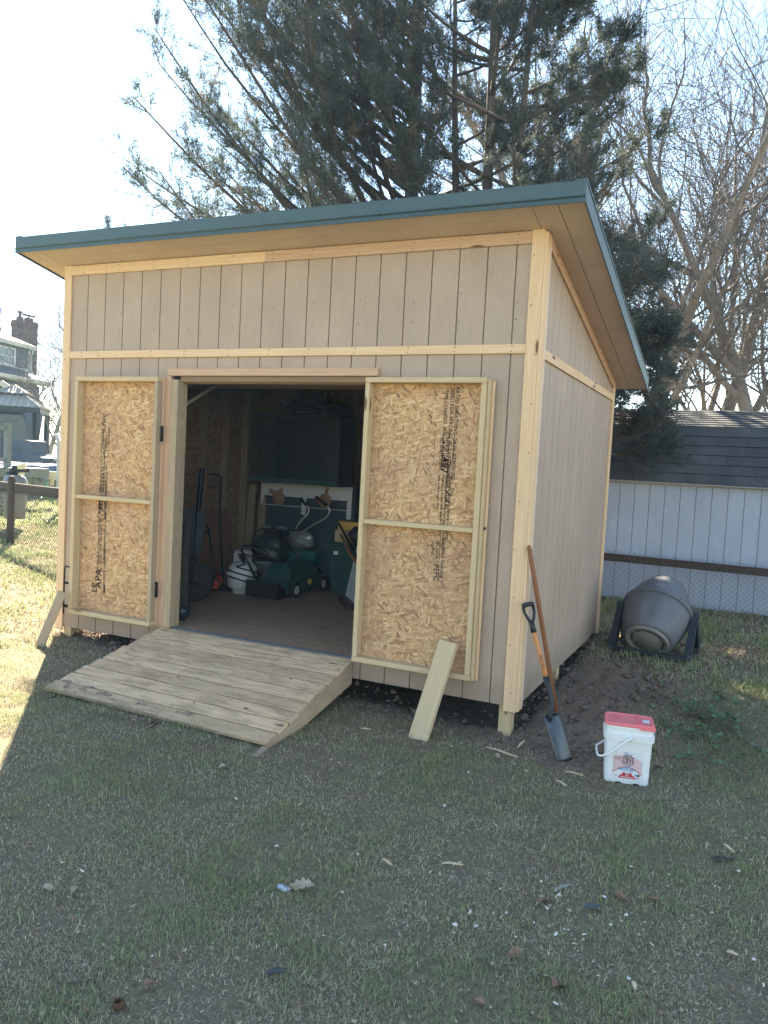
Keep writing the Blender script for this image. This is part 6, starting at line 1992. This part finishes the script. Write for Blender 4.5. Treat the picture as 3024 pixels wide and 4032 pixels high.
def conifer(name, label, base, H, stems, nbr, zlo, zhi, lenf, angf, azbias, seed, dens=1.0, dead=.08):
    rs = random.Random(seed)
    root = thing(name, label, "tree", base)
    tm = MB()
    stem_paths = []
    for (dx, dy, hh, r0) in stems:
        pts = []
        for k in range(11):
            s = k / 10
            pts.append(Vector(base) + Vector((dx * s ** .8 + .10 * math.sin(3 * s + dx * 9), dy * s ** .8 + .08 * math.sin(4 * s + dy * 5), -.2 + (hh + .2) * s)))
        rad = [r0 * (1 - .86 * k / 10) for k in range(11)]
        tm.tube(pts, rad, 9)
        stem_paths.append((pts, rad, hh))
    part("trunk", tm, M_BARKC, root)
    bm_ = MB()
    FP, FD = [], []
    DP, DD = [], []
    for b in range(nbr):
        pts, rad, hh = rs.choice(stem_paths)
        z = zlo + (zhi - zlo) * (b + rs.random()) / nbr
        s = min(.98, z / hh); k = min(9, int(s * 10)); p0 = pts[k].lerp(pts[k + 1], s * 10 - k)
        az = rs.uniform(0, 6.283) if rs.random() > azbias[1] else rs.gauss(azbias[0], .55)
        L = lenf(z, az) * rs.uniform(.75, 1.1)
        el = angf(z, az) + rs.uniform(-.18, .18)
        d = Vector((math.cos(az) * math.cos(el), math.sin(az) * math.cos(el), math.sin(el)))
        n = 9; q = [p0]
        side_bend = rs.uniform(-.05, .05)
        for i in range(n):
            d = (d + Vector((rs.uniform(-.07, .07) - d.y * side_bend, rs.uniform(-.07, .07) + d.x * side_bend, rs.uniform(-.04, .07) + .045))).normalized()
            q.append(q[-1] + d * L / n)
        r0 = .010 + .009 * L
        bm_.tube(q, [r0 * (1 - .85 * i / n) for i in range(n + 1)], 5)
        isdead = rs.random() < dead
        ns = int(9 + L * 6)
        for j in range(ns):
            t_ = rs.uniform(.16 if not isdead else .1, 1.0) ** .8
            i = min(n - 1, int(t_ * n)); c = q[i].lerp(q[i + 1], t_ * n - i)
            dd = (q[i + 1] - q[i]).normalized()
            perp = dd.orthogonal().normalized(); perp = Matrix.Rotation(rs.uniform(0, 6.28), 3, dd) @ perp
            sd = (dd * rs.uniform(.35, .9) + perp * rs.uniform(.4, .9) + Vector((0, 0, .22))).normalized()
            l2 = (.28 + .42 * rs.random()) * (1.15 - .6 * t_) * min(1.3, .5 + L * .25)
            m1 = c + sd * l2 * .5 + Vector((rs.uniform(-.04, .04), rs.uniform(-.04, .04), .02)); m2 = c + sd * l2 + Vector((0, 0, .05))
            bm_.tube([c, m1, m2], [.006, .004, .002], 3, False)
            if isdead and rs.random() < .7: continue
            nc = int((4 + 9 * rs.random()) * dens)
            tgt = DP if rs.random() < .05 else FP
            for u in range(nc):
                w = rs.uniform(.1, 1.0); cc_ = c.lerp(m1, w * 2) if w < .5 else m1.lerp(m2, w * 2 - 1)
                tgt.append((*cc_, *sd))
    part("branches", bm_, M_BARKC, root)
    def sprays(rows, nm, mat, K=20):
        A = np.array(rows); n = len(A)
        sd_ = A[:, 3:] + rng.normal(0, .45, (n, 3)) + np.array([0, 0, .18])
        sd_ /= np.linalg.norm(sd_, axis=1, keepdims=True)
        ll = rng.uniform(.06, .17, n)
        f_ = np.linspace(0, 1, K)
        P = A[:, None, :3] + sd_[:, None, :] * (ll[:, None] * f_[None])[:, :, None] + rng.normal(0, .022, (n, K, 3))
        D = sd_[:, None, :] + rng.normal(0, .6, (n, K, 3))
        P = P.reshape(-1, 3); D = D.reshape(-1, 3)
        kites(nm, P, D, rng.uniform(.030, .075, len(P)), rng.uniform(.007, .015, len(P)), mat, root)
    sprays(FP, "foliage", M_CEDAR)
    if len(DP): sprays(DP, "dry_foliage", M_CEDARDRY)
    return root

LEFT = math.atan2(-RGT.y, -RGT.x)
RIGHT = math.atan2(RGT.y, RGT.x)
T1 = at(1585, 700, 12.8)
conifer("cedar_tree", "tall cedar with long upswept branches reaching left above the roof", (T1.x, T1.y, gz(T1.x, T1.y)), 13.5,
        [(.1, .1, 13.5, .19)], 138, 1.9, 10.8,
        lambda z, az: (4.95 if math.cos(az - LEFT) > .2 else 3.0) * (1.0 if z < 5.2 else max(.30, 1 - (z - 5.2) * (.085 if math.cos(az - LEFT) > .2 else .13))),
        lambda z, az: .30 + .06 * (z - 3), (LEFT, .62), 3, .85)
T2 = at(1880, 750, 11.2)
conifer("cedar_tree", "dense dark multi trunk cedar hanging over the right end of the roof", (T2.x, T2.y, gz(T2.x, T2.y)), 11,
        [(-.5, .2, 9.5, .11), (.15, .1, 11, .13), (.75, -.1, 10, .10)], 100, 2.2, 10.2,
        lambda z, az: (2.9 if math.cos(az - RIGHT) < .3 else 2.5 if z < 5.5 else max(1.2, 2.5 - (z - 5.5) * .45)) * (1 if z < 7 else max(.4, 1 - (z - 7) * .12)),
        lambda z, az: .18 + .05 * (z - 3), (RIGHT, .34), 5, 1.35, .12)
T3 = at(2480, 1560, 10.6)
conifer("cedar_tree", "small cedar hanging over the pale shed's roof behind the corner", (-.55, 4.35, gz(-.55, 4.35)), 4.2,
        [(0, 0, 4.3, .07), (.25, .05, 3.2, .05)], 44, 1.95, 4.2,
        lambda z, az: (1.15 if math.cos(az - RIGHT) > 0 else .7) * max(.45, 1 - (z - 2.2) * .22), lambda z, az: -.30 + .16 * (z - 2.0), (RIGHT, .55), 8, .75, .05)

def bare_proto(seed, H, lean=(0, 0), stems=1, spread=.55, fine=5):
    """trunk and crown meshes of a leafless tree, base at the origin"""
    rs = random.Random(seed)
    tm, cm = MB(), MB()
    def grow(p, d, L, r, lev):
        n = 5 if lev < 2 else 4 if lev < 4 else 2
        q = [p]; dd = d.copy(); kids = []
        wob = .10 if lev < 2 else .26
        for i in range(n):
            dd = (dd + Vector((rs.gauss(0, wob), rs.gauss(0, wob), rs.gauss(.05 if lev > 0 else .04, wob * .6)))).normalized()
            q.append(q[-1] + dd * L / n)
            kids.append((q[-1], dd.copy(), (i + 1) / n))
        r1 = r * (.58 if lev < 3 else .35)
        rad = [max(.0045, r + (r1 - r) * i / n) for i in range(n + 1)]
        (tm if lev < 2 else cm).tube(q, rad, 7 if lev == 0 else 5 if lev < 3 else 3, False)
        if lev >= fine: return
        nk = (4, 5, 4, 3, 1, 0)[lev] if lev < 6 else 0
        for k in range(nk):
            t_ = rs.uniform(.35 if lev == 0 else .2, 1.0)
            i = min(n - 1, int(t_ * n)); c = q[i].lerp(q[i + 1], t_ * n - i)
            base = (q[i + 1] - q[i]).normalized()
            pr = Matrix.Rotation(rs.uniform(0, 6.28), 3, base) @ base.orthogonal().normalized()
            a = rs.uniform(.45, 1.15) * spread * 1.5
            nd = (base * math.cos(a) + pr * math.sin(a) + Vector((0, 0, .10))).normalized()
            grow(c, nd, L * rs.uniform(.5, .78), rad[i] * (.55 if lev < 2 else .48), lev + 1)
        # leader
        grow(q[-1], dd, L * rs.uniform(.6, .75), r1 * .92, lev + 1)
    for s in range(stems):
        a = rs.uniform(0, 6.28)
        d = Vector((lean[0] + (.28 * math.cos(a) if stems > 1 else 0), lean[1] + (.28 * math.sin(a) if stems > 1 else 0), 1)).normalized()
        grow(Vector((0, 0, -.3)), d, H * .34, .0115 * H * (1 if stems == 1 else .8), 0)
    return tm, cm
protos = []
for i, (sd, H, ln, st, sp_a) in enumerate(((11, 12, (.1, 0), 2, .60), (23, 14, (0, .05), 1, .50), (37, 11, (-.25, 0), 2, .72))):
    tm, cm = bare_proto(sd, H, ln, st, sp_a)
    root = bpy.data.objects.new("bare_tree", None); COL.objects.link(root)
    a = tm.build("trunk", M_BARKG, root); b = cm.build("crown", M_TWIG, root)
    a.matrix_parent_inverse = Matrix(); b.matrix_parent_inverse = Matrix()
    protos.append((root, a, b))
used = [False] * 3
def bare(i, px, py, d, rz, sc, label, grp):
    p = at(px, py, d)
    root, a, b = protos[i]
    if used[i]:
        r2 = root.copy(); COL.objects.link(r2)
        for ch in (a, b):
            c = ch.copy(); COL.objects.link(c); c.parent = r2
        root = r2
    used[i] = True
    root.location = (p.x, p.y, gz(p.x, p.y)); root.rotation_euler = (0, 0, rz); root.scale = (sc, sc, sc)
    tag(root, label, "tree", grp)
GR = "leafless trees behind the sheds"
bare(0, 2570, 1500, 19.0, .4, 1.6, "big leafless tree with several thick pale limbs right of the cedars", GR)
bare(2, 2960, 1600, 18.0, 2.2, 1.25, "leafless tree with a long limb leaning left over the pale shed", GR)
bare(1, 2760, 1500, 18.5, 1.1, 1.25, "straight leafless tree behind the pale shed's roof centre", GR)
bare(1, 3120, 1500, 17.0, 3.3, 1.25, "leafless tree at the right edge of the picture", GR)
bare(0, 2700, 1500, 19.0, 2.9, 1.25, "leafless tree with upright limbs over the middle of the pale shed", GR)
bare(2, 2330, 1500, 19.5, 4.4, 1.3, "leafless tree behind the cedar at the roof's right corner", GR)
GL = "leafless trees by the neighbour house"
bare(0, 222, 1560, 24.0, 3.6, .66, "leafless tree with a dark limb right of the brick chimney", GL)
bare(1, 180, 1560, 36.0, .8, .80, "far leafless tree behind the brick chimney", GL)
bare(0, -15, 1560, 40.0, 2.0, .85, "far leafless tree at the left edge behind the house roof", GL)

# ------------------------------------------------------------------ thin volume added to imitate lens veiling glare
hm = bpy.data.materials.new("glare_veil_air"); hm.use_nodes = True
hn_ = hm.node_tree.nodes
for nd in list(hn_):
    if nd.type == 'BSDF_PRINCIPLED': hn_.remove(nd)
pv_ = hn_.new('ShaderNodeVolumePrincipled')
pv_.inputs['Color'].default_value = (.45, .72, 1.0, 1)
pv_.inputs['Density'].default_value = 0.0010
pv_.inputs['Anisotropy'].default_value = 0.25
hm.node_tree.links.new(pv_.outputs[0], hn_['Material Output'].inputs['Volume'])
mb = MB(); mb.box(-72, 47, -92, 112, -3.0, 24, 0, .01)
hz = mb.build("glare_veil", hm); hz['kind'] = 'stuff'
